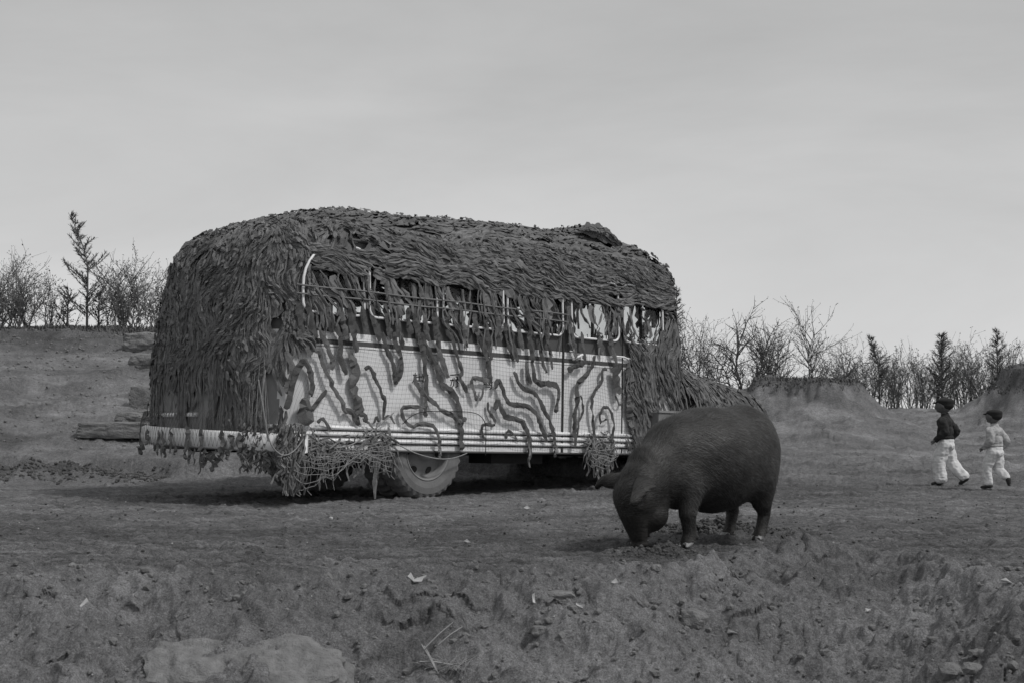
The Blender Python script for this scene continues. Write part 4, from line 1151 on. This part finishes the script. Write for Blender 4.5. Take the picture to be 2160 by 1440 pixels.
# ---- children
def child(name, px, py, height, yaw, style, label, group):
    g = on_ground(px, py); S = height
    def B(bmx):
        c = lambda a, ra, b_, rb: capsule(bmx, a, ra, b_, rb)
        hip = .47
        L_ = style['legs']
        ellip(bmx, (0, 0, .58), (.058, .078, .13)); ellip(bmx, (.0, 0, .70), (.058, .085, .07)); ellip(bmx, (0, 0, .49), (.062, .08, .06))
        c((0, 0, .76), .032, (.01, 0, .82), .030)
        ellip(bmx, (.015, 0, .895), (.074, .062, .085)); ellip(bmx, (.075, 0, .885), (.014, .010, .014)); ellip(bmx, (.05, 0, .845), (.028, .03, .025))
        for s in (-1, 1): ellip(bmx, (.005, s*.063, .885), (.013, .007, .020))
        for s, (hx, kn, an, toe) in zip((1, -1), L_):
            c((0, s*.04, .48), .052, (kn[0], s*.045, kn[1]), .034); c((kn[0], s*.045, kn[1]), .033, (an[0], s*.045, an[1]), .020)
            c((an[0]-.01, s*.045, an[1]-.01), .020, (toe[0], s*.05, toe[1]), .014)
        for s, (el, ha) in zip((1, -1), style['arms']):
            c((0, s*.085, .735), .034, (el[0], s*el[1], el[2]), .024); c((el[0], s*el[1], el[2]), .023, (ha[0], s*ha[1], ha[2]), .016)
            ellip(bmx, (ha[0]+.012, s*ha[1], ha[2]-.012), (.020, .012, .020))
            for q in range(4): c((ha[0]+.012, s*ha[1]+(q-1.5)*.006, ha[2]-.015), .0055, (ha[0]+.022+.003*math.sin(q*1.2), s*ha[1]+(q-1.5)*.007, ha[2]-.045+.004*abs(q-1.3)), .004)
            c((ha[0]+.015, s*ha[1], ha[2]-.005), .006, (ha[0]+.036, s*(ha[1]-.008), ha[2]-.018), .0045)
    o = blob('person', B, .0045, 2, M['skin'], label=label, cat='child')
    if group: o['group'] = group
    o.location = (g.x, g.y, g.z-.004); o.rotation_euler = (0, 0, yaw); o.scale = (S*1.22, S*1.22, S)
    def capb(bmx):
        ellip(bmx, (-.005, 0, .945), (.082, .074, .042)); ellip(bmx, (-.01, 0, .925), (.076, .069, .040)); ellip(bmx, (.078, 0, .930), (.036, .050, .010), (0, R(12), 0))
    blob('cap', capb, .006, 2, M['cap'], o)
    def hairb(bmx): ellip(bmx, (-.012, 0, .905), (.072, .066, .064))
    blob('hair', hairb, .006, 1, M['hair'], o)
    L_ = style['legs']; fl = style['flare']
    def trou(bmx):
        ellip(bmx, (0, 0, .50), (.078, .098, .065)); ellip(bmx, (0, 0, .45), (.085, .10, .07))
        for s, (hx, kn, an, toe) in zip((1, -1), L_):
            capsule(bmx, (0, s*.045, .46), .066, (kn[0], s*.05, kn[1]), .050+fl*.5)
            e = Vector((kn[0], kn[1])).lerp(Vector((an[0], an[1])), .86)
            capsule(bmx, (kn[0], s*.05, kn[1]), .050+fl*.5, (e.x, s*.05, e.y), .040+fl)
    def td(co, nn): return nn*(.012*noise.noise(Vector((co.x*26, co.y*26, co.z*7)))+.005*noise.noise(co*38))
    blob('trousers', trou, .007, 2, M['trousers'], o, disp=td)
    def top(bmx):
        ellip(bmx, (0, 0, .60), (.076, .098, .12)); ellip(bmx, (0, 0, .70), (.074, .104, .085)); ellip(bmx, (0, 0, .535), (.078, .10, .05))
        capsule(bmx, (0, 0, .765), .048, (.004, 0, .785), .042)
        for s, (el, ha) in zip((1, -1), style['arms']):
            capsule(bmx, (0, s*.085, .725), .050, (el[0], s*el[1], el[2]), .040); e = Vector(el).lerp(Vector(ha), .85)
            capsule(bmx, (el[0], s*el[1], el[2]), .040, (e.x, s*e.y, e.z), .029)
    blob(style['top'][0], top, .007, 2, M[style['top'][1]], o, disp=td)
    for s, (hx, kn, an, toe) in zip((1, -1), L_):
        def shoe(bmx):
            capsule(bmx, (an[0]-.015, s*.045, an[1]-.008), .028, (toe[0]+.008, s*.052, toe[1]+.002), .020)
        blob('shoe', shoe, .006, 1, M['shoe'], o)
    return o
# legs: (unused, knee(x,z), ankle(x,z), toe(x,z)); heading left and a little away
st1 = dict(legs=[(0, (.05, .27), (.04, .045), (.10, .016)), (0, (-.03, .26), (-.155, .085), (-.125, .022))],
           arms=[((-.03, .125, .60), (.075, .115, .50)), ((-.075, .12, .62), (-.03, .13, .52))], flare=.022, top=('sweater', 'sweater'))
st2 = dict(legs=[(0, (.06, .27), (.05, .045), (.11, .016)), (0, (-.01, .25), (-.10, .13), (-.13, .055))],
           arms=[((-.02, .13, .59), (.085, .10, .50)), ((-.07, .125, .60), (-.02, .135, .50))], flare=.004, top=('jacket', 'jacket'))
child('boy', 1996, 1022, 1.04, R(150), st1, 'taller child in dark sweater, dark cap and wide white trousers walking away', None)
child('boy', 2100, 1030, .90, R(135), st2, 'smaller child in pale jacket and trousers with dark cap, following behind', None)

# ------------------------------------------------------------------ trees and bushes along the crest
def bush_mesh(seed, h, spread, stems, lean=.5, twigs=1.0, leafy=1.0, trunk_r=.022, upright=.4, vee=False):
    rs = random.Random(seed); V = []; Fs = []; I = []; LV = []; LF = []
    def seg(a, b_, ra, rb):
        t = (b_-a).normalized(); s = t.cross(Vector((.31, .77, .2))).normalized(); q = s.cross(t); o = len(V)
        for p, r_ in ((a, ra), (b_, rb)):
            for k in range(3): V.append(p+s*(r_*math.cos(2.094*k))+q*(r_*math.sin(2.094*k)))
        for k in range(3): Fs.append((o+k, o+(k+1) % 3, o+3+(k+1) % 3, o+3+k))
    def leaf(p, sz):
        o = len(LV); a = Vector((rs.gauss(0, 1), rs.gauss(0, 1), rs.gauss(0, 1))).normalized(); c = a.orthogonal().normalized()
        LV.extend([p, p+a*sz+c*sz*.45, p+a*sz*2, p+a*sz-c*sz*.45]); LF.append((o, o+1, o+2, o+3))
    def grow(p, d, ln, r_, depth):
        n = max(2, int(ln/.14)); q = p
        for i in range(n):
            d2 = (d+Vector((rs.gauss(0, .14), rs.gauss(0, .14), rs.gauss(0, .08)+.07*upright))).normalized(); e = q+d2*(ln/n)
            r2 = r_*(1-.75*(i+1)/n); seg(q, e, r_*(1-.75*i/n), max(r2, .003)); q = e; d = d2
            if depth > 0 and i > 0 or depth == 2:
                for _ in range(rs.choice((1, 2, 2)) if depth > 1 else rs.choice((1, 1, 2, 2))):
                    if rs.random() < .98*twigs:
                        sd = (d*.75+Vector((rs.gauss(0, .55), rs.gauss(0, .55), rs.gauss(.12, .35)))).normalized()
                        grow(q, sd, ln*rs.uniform(.28, .55), max(r_*.5, .005), depth-1)
            if depth == 0:
                for _ in range(rs.choice((0, 1, 2, 2))):
                    if rs.random() < leafy: leaf(q+Vector((rs.gauss(0, .02),)*3), rs.uniform(.014, .034))
    for s in range(stems):
        a = rs.uniform(0, 6.283); k = rs.uniform(.1, 1)*lean
        d = Vector((math.cos(a)*k, math.sin(a)*k*.7, 1)).normalized()
        if vee: d = Vector(((-.55, .6, .1)[s % 3]+rs.uniform(-.1, .1), rs.uniform(-.2, .2), 1)).normalized()
        base = Vector((rs.gauss(0, spread*.16), rs.gauss(0, spread*.16), 0)) if not vee else Vector((0, 0, 0))
        grow(base, d, h*rs.uniform(.6, .98), trunk_r*rs.uniform(.6, 1), 2)
    return V, Fs, LV, LF
def conifer_mesh(seed, h, rw, lean=0.0, dens=1.0):
    rs = random.Random(seed); V = []; Fs = []; LV = []; LF = []
    def seg(a, b_, ra, rb):
        t = (b_-a).normalized(); s = t.cross(Vector((.31, .77, .2))).normalized(); q = s.cross(t); o = len(V)
        for p, r_ in ((a, ra), (b_, rb)):
            for k in range(3): V.append(p+s*(r_*math.cos(2.094*k))+q*(r_*math.sin(2.094*k)))
        for k in range(3): Fs.append((o+k, o+(k+1) % 3, o+3+(k+1) % 3, o+3+k))
    def axis(t): return Vector((-lean*h*max(t-.5, 0)**1.6*.95, 0, h*t))
    for i in range(20): seg(axis(i/20), axis((i+1)/20), .032*(1-i/20)+.005, .032*(1-(i+1)/20)+.005)
    n = int(105*dens)
    for i in range(n):
        if noise.noise((i*.23, seed, 0)) > .28: continue
        t = .10+.88*(i/n)**.9; p = axis(t); a = rs.uniform(0, 6.283)
        ln = rw*(1-t)**.75*rs.uniform(.25, 1.3)+.05; d = Vector((math.cos(a), math.sin(a), rs.uniform(.45, .95))).normalized(); q = p
        m_ = max(3, int(ln/.07))
        for k in range(m_):
            d = (d+Vector((0, 0, .06))+Vector((rs.gauss(0, .07), rs.gauss(0, .07), 0))).normalized(); e = q+d*(ln/m_)
            seg(q, e, .007, .005)
            for _ in range(6):
                w_ = (d*.8+Vector((rs.gauss(0, .45), rs.gauss(0, .45), rs.gauss(.1, .4)))).normalized(); L1 = rs.uniform(.05, .13)
                o = len(LV); s_ = w_.orthogonal().normalized()*rs.uniform(.006, .011); b0 = q.lerp(e, rs.random())
                LV.extend([b0-s_, b0+s_, b0+w_*L1+s_*.3, b0+w_*L1-s_*.3]); LF.append((o, o+1, o+2, o+3))
            q = e
    return V, Fs, LV, LF
def place_tree(kind, px, base_y, dist, data, label, group, leafmat='leaf', crown='crown'):
    V, Fs, LV, LF = data
    x = (px-1080)/F*dist; 
    r = empty(kind, (x, dist, float(gz(np.array([x]), np.array([dist]))[0])-.05), label=label, cat='conifer' if kind == 'conifer' else ('tree' if 'tree' in kind else 'bush'), group=group)
    link('branches' if kind != 'conifer' else 'trunk', mesh('branches', V, Fs), M['twig'], r)
    link(crown, mesh('crown', LV, LF), M[leafmat], r)
    return r
gl = 'bushes along the crest on the left'; gr = 'saplings and bushes along the far edge on the right'
def hgt(px_top, px, dist):   # height that reaches photo row px_top
    x = (px-1080)/F*dist; z = float(gz(np.array([x]), np.array([dist]))[0])
    return HC+(HOR-px_top)/F*dist-z
def put_bush(px, top, dist, seed, spread, stems, label, group, kind='bare_bush', **k):
    h = hgt(top, px, dist); place_tree(kind, px, 0, dist, bush_mesh(seed, h*(.92 if px < 400 else .78), spread, stems, **k), label, group)
def put_con(px, top, dist, seed, rw, label, group, **k):
    place_tree('conifer', px, 0, dist, conifer_mesh(seed, hgt(top, px, dist), rw, **k), label, group, 'needle', 'needles')
put_bush(40, 545, 34.3, 1, 1.6, 9, 'wide bare bush at the left edge of the photo, on the left crest', gl, lean=.75, leafy=.9)
put_bush(-15, 560, 34.8, 2, 1.5, 7, 'bare bush cut off by the left edge of the photo', gl, lean=.6)
put_bush(96, 600, 34.2, 3, 1.0, 6, 'low twiggy bush between the wide left-edge bush and the tall conifer', gl, lean=.6)
for q, (px_, tp_) in enumerate(((15, 590), (62, 575), (118, 640), (238, 575), (292, 570), (345, 585))):
    put_bush(px_, tp_, 33.9+.2*q, 60+q, 1.3, 9, ('twiggy bush low at the left edge under the widest bush', 'twiggy bush right of the widest bush on the left crest', 'lowest bush left of the tall conifer\'s foot', 'thin bush right of the tall conifer', 'fine-twigged bush halfway from tall conifer to bus', 'bush partly hidden by the tail of the bus')[q], gl, lean=.8, trunk_r=.018)
put_con(181, 442, 34.0, 4, .88, 'tall feathery conifer with a tip bent left, left of the bus', None, lean=.55, dens=.62)
put_con(140, 600, 34.2, 5, .55, 'small dark conifer seedling at the left foot of the tall conifer', None, dens=.22)
put_con(206, 612, 34.3, 6, .52, 'small dark conifer seedling at the right foot of the tall conifer', None, dens=.2)
put_bush(268, 545, 34.0, 7, 1.3, 9, 'leafy bare-stemmed bush between tall conifer and bus', gl, lean=.8, leafy=1.0)
put_bush(325, 600, 34.4, 8, 1.0, 6, 'low twiggy bush touching the back of the bus', gl, lean=.6)
put_con(1428, 600, 38, 9, .5, 'slim conifer just showing past the front corner of the bus', None)
put_bush(1462, 665, 36.5, 10, 1.2, 6, 'twiggy bush directly above the front of the hood', gr, lean=.5)
put_bush(1505, 655, 37, 11, 1.2, 6, 'thin bush between the hood and the forked tree', gr, lean=.5)
put_bush(1562, 640, 37.5, 12, 1.3, 3, 'forked small tree with a V-shaped trunk left of the flat-topped mound', None, 'small_tree', vee=True, trunk_r=.05, lean=.7, leafy=1.0)
put_bush(1600, 690, 38, 13, 1.0, 5, 'sparse bush rising behind the left end of the mound', gr, lean=.4)
put_bush(1652, 650, 37.5, 14, 1.1, 4, 'slender leaning tree behind the middle of the mound', None, 'small_tree', trunk_r=.035, lean=.45, leafy=1.0)
put_bush(1718, 640, 37, 15, 1.2, 3, 'densest small tree, on the right part of the flat-topped mound', None, 'small_tree', vee=True, trunk_r=.045, leafy=1.0, twigs=1.1)
put_bush(1775, 715, 39, 16, .9, 5, 'bush at the right-hand drop of the mound', gr, lean=.45)
put_bush(1812, 715, 40, 17, .9, 5, 'narrow bush between the mound and the bent conifer', gr, lean=.35)
put_con(1855, 705, 40, 18, .46, 'thin conifer with a hooked tip right of the mound', None, lean=.4, dens=.9)
put_bush(1900, 725, 40.5, 19, .9, 6, 'bush between the hooked conifer and the dark conifer', gr, lean=.35)
put_bush(1940, 735, 41, 20, .9, 6, 'low bush close left of the dark conifer', gr, lean=.35)
put_con(1987, 700, 40, 21, .75, 'dark bushy conifer above the taller child', None, dens=1.3)
put_bush(2035, 720, 41, 22, .9, 6, 'bush between the two children, behind them', gr, lean=.35)
put_bush(2075, 700, 40.5, 23, 1.0, 6, 'bush behind the smaller child, left of the edge mound', gr, lean=.45)
put_con(2105, 690, 41, 24, .55, 'conifer rising above the smaller child', None)
put_bush(2140, 700, 41, 25, 1.0, 6, 'bush at the right edge of the photo behind the edge mound', gr, lean=.5)
put_bush(2175, 670, 42, 26, 1.0, 6, 'bush cut off by the right edge of the photo', gr, lean=.5)
tx = [(1770, 770), (1795, 780), (1835, 770), (1875, 760), (1885, 775), (1920, 770), (1932, 765), (1965, 775), (2010, 770), (2025, 765), (2052, 775), (2065, 770), (2095, 775), (2120, 765), (1783, 790), (1822, 785), (1843, 780), (1868, 788), (1893, 782), (1911, 790), (1950, 785), (1975, 790), (2000, 780), (2018, 788), (2043, 782), (2085, 788)]
proto = [bush_mesh(300+i, 1.2, .5, 5, lean=.3, twigs=.9, leafy=.7, trunk_r=.018) for i in range(4)]
shared = []
for i, (px, ty) in enumerate(tx):
    dist = 42+(i*37 % 10)*.12; h = hgt(ty, px, dist)
    if i < 4:
        r = place_tree('sapling', px, 0, dist, proto[i], 'thin bare sapling in the dense row of stems along the far edge', 'thin saplings in the row on the far right edge'); shared.append(r); r['category'] = 'sapling'
    else:
        src = shared[i % 4]; r = src.copy(); COL.objects.link(r)
        for ch in src.children:
            c = ch.copy(); COL.objects.link(c); c.parent = r
        x = (px-1080)/F*dist; r.location = (x, dist, gh(x, dist)-.05)
    r.rotation_euler = (0, 0, i*1.3); r.scale = (.9, .9, max(h, .8)/1.05)

# scrub clinging to the crest tops: low weeds as one mass
m = MB(); 
SQ = []
for k in range(11000):
    z0 = random.random()
    if z0 < .45: px = random.uniform(-30, 345); Y = 34.5-abs(random.gauss(0, 1.5))
    elif z0 < .75: px = random.uniform(1575, 1830); Y = random.uniform(27.6, 31.0)
    elif z0 < .85: px = random.uniform(2080, 2170); Y = random.uniform(30.5, 34)
    else: px = random.uniform(1430, 1600); Y = random.uniform(33, 37)
    SQ.append((z0, (px-1080)/F*Y, Y))
SZ = gz(np.array([q[1] for q in SQ]), np.array([q[2] for q in SQ]), False)
for (z0, x, Y), z in zip(SQ, SZ):
    if .45 <= z0 < .85 and z < 1.42: continue
    p = Vector((x, Y, z)); a = random.uniform(0, 6.28); l = random.uniform(.02, .09)
    d = Vector((math.cos(a)*.6, math.sin(a)*.6, 1)).normalized()*l; s = Vector((math.sin(a), -math.cos(a), 0))*random.uniform(.006, .018)
    m.add([p-s, p+s, p+d+s*.4, p+d-s*.4], [(0, 1, 2, 3)])
m.build('low_scrub', M['leaf'], None, kind='stuff', label='low dark scrub growing on the crests of the banks')

# ------------------------------------------------------------------ stones, blocks, scraps, clods, dry grass
def rock_mesh(seed, sx_, sy_, sz_, sub=2, rough=.22, boxy=.0):
    bmx = bmesh.new(); bmesh.ops.create_icosphere(bmx, subdivisions=sub, radius=1)
    for v in bmx.verts:
        c = v.co.copy()
        if boxy:
            mxx = max(abs(c.x), abs(c.y), abs(c.z)); c = c.lerp(c/mxx*.85, boxy)
        n = 1+rough*noise.noise(c*1.4+Vector((seed*3.7, 0, 0)))+rough*.5*noise.noise(c*4+Vector((0, seed, 0)))
        v.co = Vector((c.x*sx_, c.y*sy_, c.z*sz_))*n
    me = bpy.data.meshes.new('stone'); bmx.to_mesh(me); bmx.free(); return me
def put_rock(name, px, py, wpx, hpx, seed, label, cat, mt='stone', depth=.6, boxy=0, sub=3, sink=.3, rough=.22, rot=0, tilt=(0, 0), group=None, smooth=False):
    g = on_ground(px, py); dist = g.y; w_ = wpx*dist/F/2; h_ = hpx*dist/F/2
    o = link(name, rock_mesh(seed, w_, w_*depth, h_, sub, rough, boxy), M[mt], None, smooth, label=label, cat=cat, group=group)
    o.location = (g.x, g.y+w_*depth*.5, g.z+h_*(1-2*sink)); o.rotation_euler = (tilt[0], tilt[1], rot)
    return o
put_rock('earth_block', 240, 922, 178, 40, 3, 'long low earth block lying left of the rear bumper', 'earth block', 'stone2', .45, .85, 4, .14, .09)
put_rock('earth_block', 272, 888, 64, 26, 5, 'small rounded earth block above the long low one', 'earth block', 'stone2', .6, .6, 4, .22, .16)
put_rock('earth_block', 312, 885, 60, 28, 6, 'small earth block half hidden behind the net edge', 'earth block', 'stone2', .6, .6, 4, .22, .16)
put_rock('earth_block', 306, 856, 78, 60, 7, 'tallest square-shouldered earth block beside the net', 'earth block', 'stone2', .6, .8, 4, .22, .12)
put_rock('earth_block', 306, 778, 84, 44, 8, 'broken earth lump on the slope beside the net', 'earth block', 'stone2', .7, .75, 4, .25, .18)
put_rock('earth_block', 300, 738, 90, 50, 9, 'topmost pale earth lump just under the bushes', 'earth block', 'stone2', .7, .75, 4, .25, .2)
put_rock('rock_slab', 400, 1425, 230, 130, 11, 'pale rounded rock slab in the lower left foreground', 'rock', 'stone', .8, .45, 5, 0.68, .24, tilt=(.50, 0))
put_rock('rock_slab', 590, 1430, 300, 140, 12, 'larger pale rock slab right of the first one at the bottom edge', 'rock', 'stone', .7, .5, 5, 0.68, .24, tilt=(.50, 0))
put_rock('flat_stone', 2008, 1432, 56, 44, 13, 'flat angular stone lying at the bottom right', 'stone', 'stone', .8, .7, 2, .35, .2, tilt=(.5, 0))
put_rock('flat_stone', 2056, 1418, 48, 26, 14, 'second flat stone, right of the larger angular one', 'stone', 'stone', .8, .7, 2, .3, .2, tilt=(.4, .1))
put_rock('flat_stone', 2065, 1385, 40, 20, 15, 'small flat stone above the two at the bottom right', 'stone', 'stone2', .8, .7, 2, .4, .2)
put_rock('stone', 1385, 1210, 24, 18, 16, 'pale stone on the soil in front of the pig', 'stone', 'stone', .8, .5, 2, .2)
put_rock('stone', 1180, 1262, 76, 26, 17, 'broken pale stone under the lip of the bank', 'stone', 'stone', .6, .6, 3, .4)
put_rock('stone', 1462, 1310, 64, 50, 18, 'rounded soil-caked stone below the pig', 'stone', 'stone2', .8, .4, 3, .5)
put_rock('stone', 698, 1096, 9, 8, 19, 'small round stone on the track before the bus', 'stone', 'chip', .9, .3, 2, .1)
put_rock('stone', 1140, 1335, 44, 26, 23, 'half-buried grey stone in the middle foreground', 'stone', 'stone2', .8, .5, 3, .5)
# flat pale scraps
def scrap(px, py, pl, label, mt='chip', name='paper_scrap', cat='scrap', group=None, lift=.008, th=.006):
    g = on_ground(px, py); k = g.y/F
    top = [Vector(((x)*k*.8, (-y_)*k*1.2, lift+.01*math.sin(i*2.1))) for i, (x, y_) in enumerate(pl)]
    V = top+[v-Vector((0, 0, th)) for v in top]; n = len(top)
    o = link(name, mesh(name, V, [tuple(range(n))]+[(i, i+n, (i+1) % n+n, (i+1) % n) for i in range(n)]+[tuple(range(2*n-1, n-1, -1))]), M[mt], None, label=label, cat=cat, group=group)
    o.location = g; o.rotation_euler = (R(28), 0, 0); return o
scrap(880, 1228, [(-26, -8), (-18, -16), (-10, -8), (4, -4), (24, -8), (14, 4), (-8, 8)], 'crumpled pale scrap on the bank, lower middle left')
scrap(1540, 1338, [(-18, -8), (-6, -2), (8, 0), (20, 6), (4, 6), (-12, 2)], 'white splintered scrap on the bank below the pig')
scrap(1830, 1294, [(-10, 5), (-6, -2), (8, -7), (10, -2), (-4, 7)], 'short pale splinter on the right part of the bank')
scrap(2122, 1230, [(-14, -3), (0, -5), (10, 3), (12, 6), (0, 4)], 'pale scrap lying near the right edge of the photo')
scrap(176, 1276, [(-8, 12), (4, -13), (8, -12), (-4, 13)], 'short pale stick lying in the left foreground', name='stick', cat='stick')
scrap(985, 1144, [(-9, 0), (0, -3), (9, 0), (0, 3)], 'tiny white scrap on the track right of middle')
scrap(1110, 1072, [(-8, 1), (2, -4), (10, -2), (2, 4)], 'small white scrap on the track beyond the pig\'s snout')
scrap(1296, 1234, [(-10, 3), (4, -5), (10, -2), (-2, 5)], 'pale chip at the end of the bank lip')
scrap(1225, 1284, [(-12, -5), (10, 4), (8, 8), (-12, 2)], 'pale wedge-shaped chip below the bank lip')
scrap(1126, 1265, [(-4, -10), (2, -12), (4, 10), (-3, 12)], 'narrow upright chip under the bank lip')
# pale grit, dark clods
base = [rock_mesh(50+i, 1, .85, .7, 1, .35) for i in range(5)]
bv = [([v.co.copy() for v in me.vertices], [tuple(p.vertices) for p in me.polygons]) for me in base]
def scatter(name, n, fn, size, mt, label):
    m = MB()
    XY = [fn() for _ in range(n)]; X = np.array([a[0] for a in XY]); Y = np.array([a[1] for a in XY]); Z = gz(X, Y)
    for x, y_, z in zip(X, Y, Z):
        s = size()*(.6+.05*y_); Vv, Ff = random.choice(bv); q = Matrix.Rotation(random.uniform(0, 6.28), 3, 'Z')
        m.add([q @ (v*s)+Vector((x, y_, z+s*.15)) for v in Vv], Ff)
    return m.build(name, M[mt], None, kind='stuff', label=label)
def fan(y0, y1, u0=-.37, u1=.37):
    def f():
        Y = random.uniform(y0, y1); return random.uniform(u0, u1)*Y, Y
    return f
def blobxy(cx, cy, rx, ry): return lambda: (random.gauss(cx, rx), random.gauss(cy, ry))
scatter('soil_clods', 1100, fan(7.4, 13.5), lambda: random.uniform(.004, .013), 'clod', 'dark crumbs of soil strewn over the track')
scatter('soil_crumbs', 1700, fan(4.9, 7.6), lambda: random.uniform(.004, .015)*1.1, 'stone2', 'crumbled soil and grit on the foreground bank')
scatter('soil_lumps', 520, fan(5.6, 7.5), lambda: .010+.022*random.random()**2.5, 'stone2', 'broken lumps of dry earth lying on the foreground bank')
scatter('pale_grit', 330, fan(5.0, 15), lambda: random.uniform(.003, .007), 'chip', 'pale grit scattered over the ground')
scatter('rooted_clods', 800, blobxy(1.5, 9.85, .28, .14), lambda: random.uniform(.006, .020), 'clod', 'heap of dark turned soil behind the pig')
scatter('rooted_clods', 420, blobxy(.9, 8.15, .17, .12), lambda: random.uniform(.004, .015), 'clod', 'dark turned soil at the pig\'s snout')
scatter('ridge_clods', 900, lambda: (random.uniform(-6.8, -4.3), random.gauss(17.7, .30)), lambda: random.uniform(.006, .022), 'clod', 'clods on the low dark ridge at the left')
scatter('slope_rubble', 800, lambda: ((lambda Y: (random.uniform(-.37, -.24)*Y, Y))(random.uniform(19, 33))), lambda: random.uniform(.006, .020), 'stone2', 'rubble on the left slope')
scatter('far_rubble', 600, lambda: ((lambda Y: (random.uniform(.17, .37)*Y, Y))(random.uniform(15, 38))), lambda: random.uniform(.004, .012), 'stone2', 'rubble on the rising ground at the right')

# dry grass tuft in the foreground
def tuft(px, py, n, h, spread, label, seed):
    g = on_ground(px, py); rs = random.Random(seed); r = empty('dry_grass_tuft', g, label=label, cat='grass tuft'); m = MB()
    for k in range(n):
        a = rs.uniform(0, 6.28); d = Vector((math.cos(a)*rs.uniform(.4, 1.4), math.sin(a)*.8, rs.uniform(.25, 1.1))).normalized(); ln = h*rs.uniform(.4, 1.2)
        p = Vector((rs.gauss(0, spread), rs.gauss(0, spread*.6), .0)); P = [p]
        for i in range(5):
            d = (d+Vector((rs.gauss(0, .12), rs.gauss(0, .12), -.16))).normalized(); P.append(P[-1]+d*ln/5)
        m.tube(P, [.0016*(1-i*.13) for i in range(6)], 3)
    m.build('blades', M['straw'], r, kind='stuff'); return r
tuft(962, 1412, 150, .14, .05, 'dry tangled grass tuft in the bottom middle foreground', 5)
m = MB(); 
g = on_ground(915, 1420); k = g.y/F
for a, c in (((-26, -40), (6, 20)), ((-20, -36), (10, 26)), ((40, -90), (-20, -30)), ((60, -80), (10, -40)), ((-30, 0), (40, 6))):
    m.tube([Vector((a[0]*k, 0, -a[1]*k*.9+.0)), Vector(((a[0]+c[0])/2*k, -.01, -(a[1]+c[1])/2*k*.9+.006)), Vector((c[0]*k, -.02, -c[1]*k*.9))], .0032, 4)
o = m.build('dry_stalks', M['straw'], None, label='few broken pale stalks leaning beside the dry grass tuft', cat='stalks'); o.location = g+Vector((0, 0, .03))
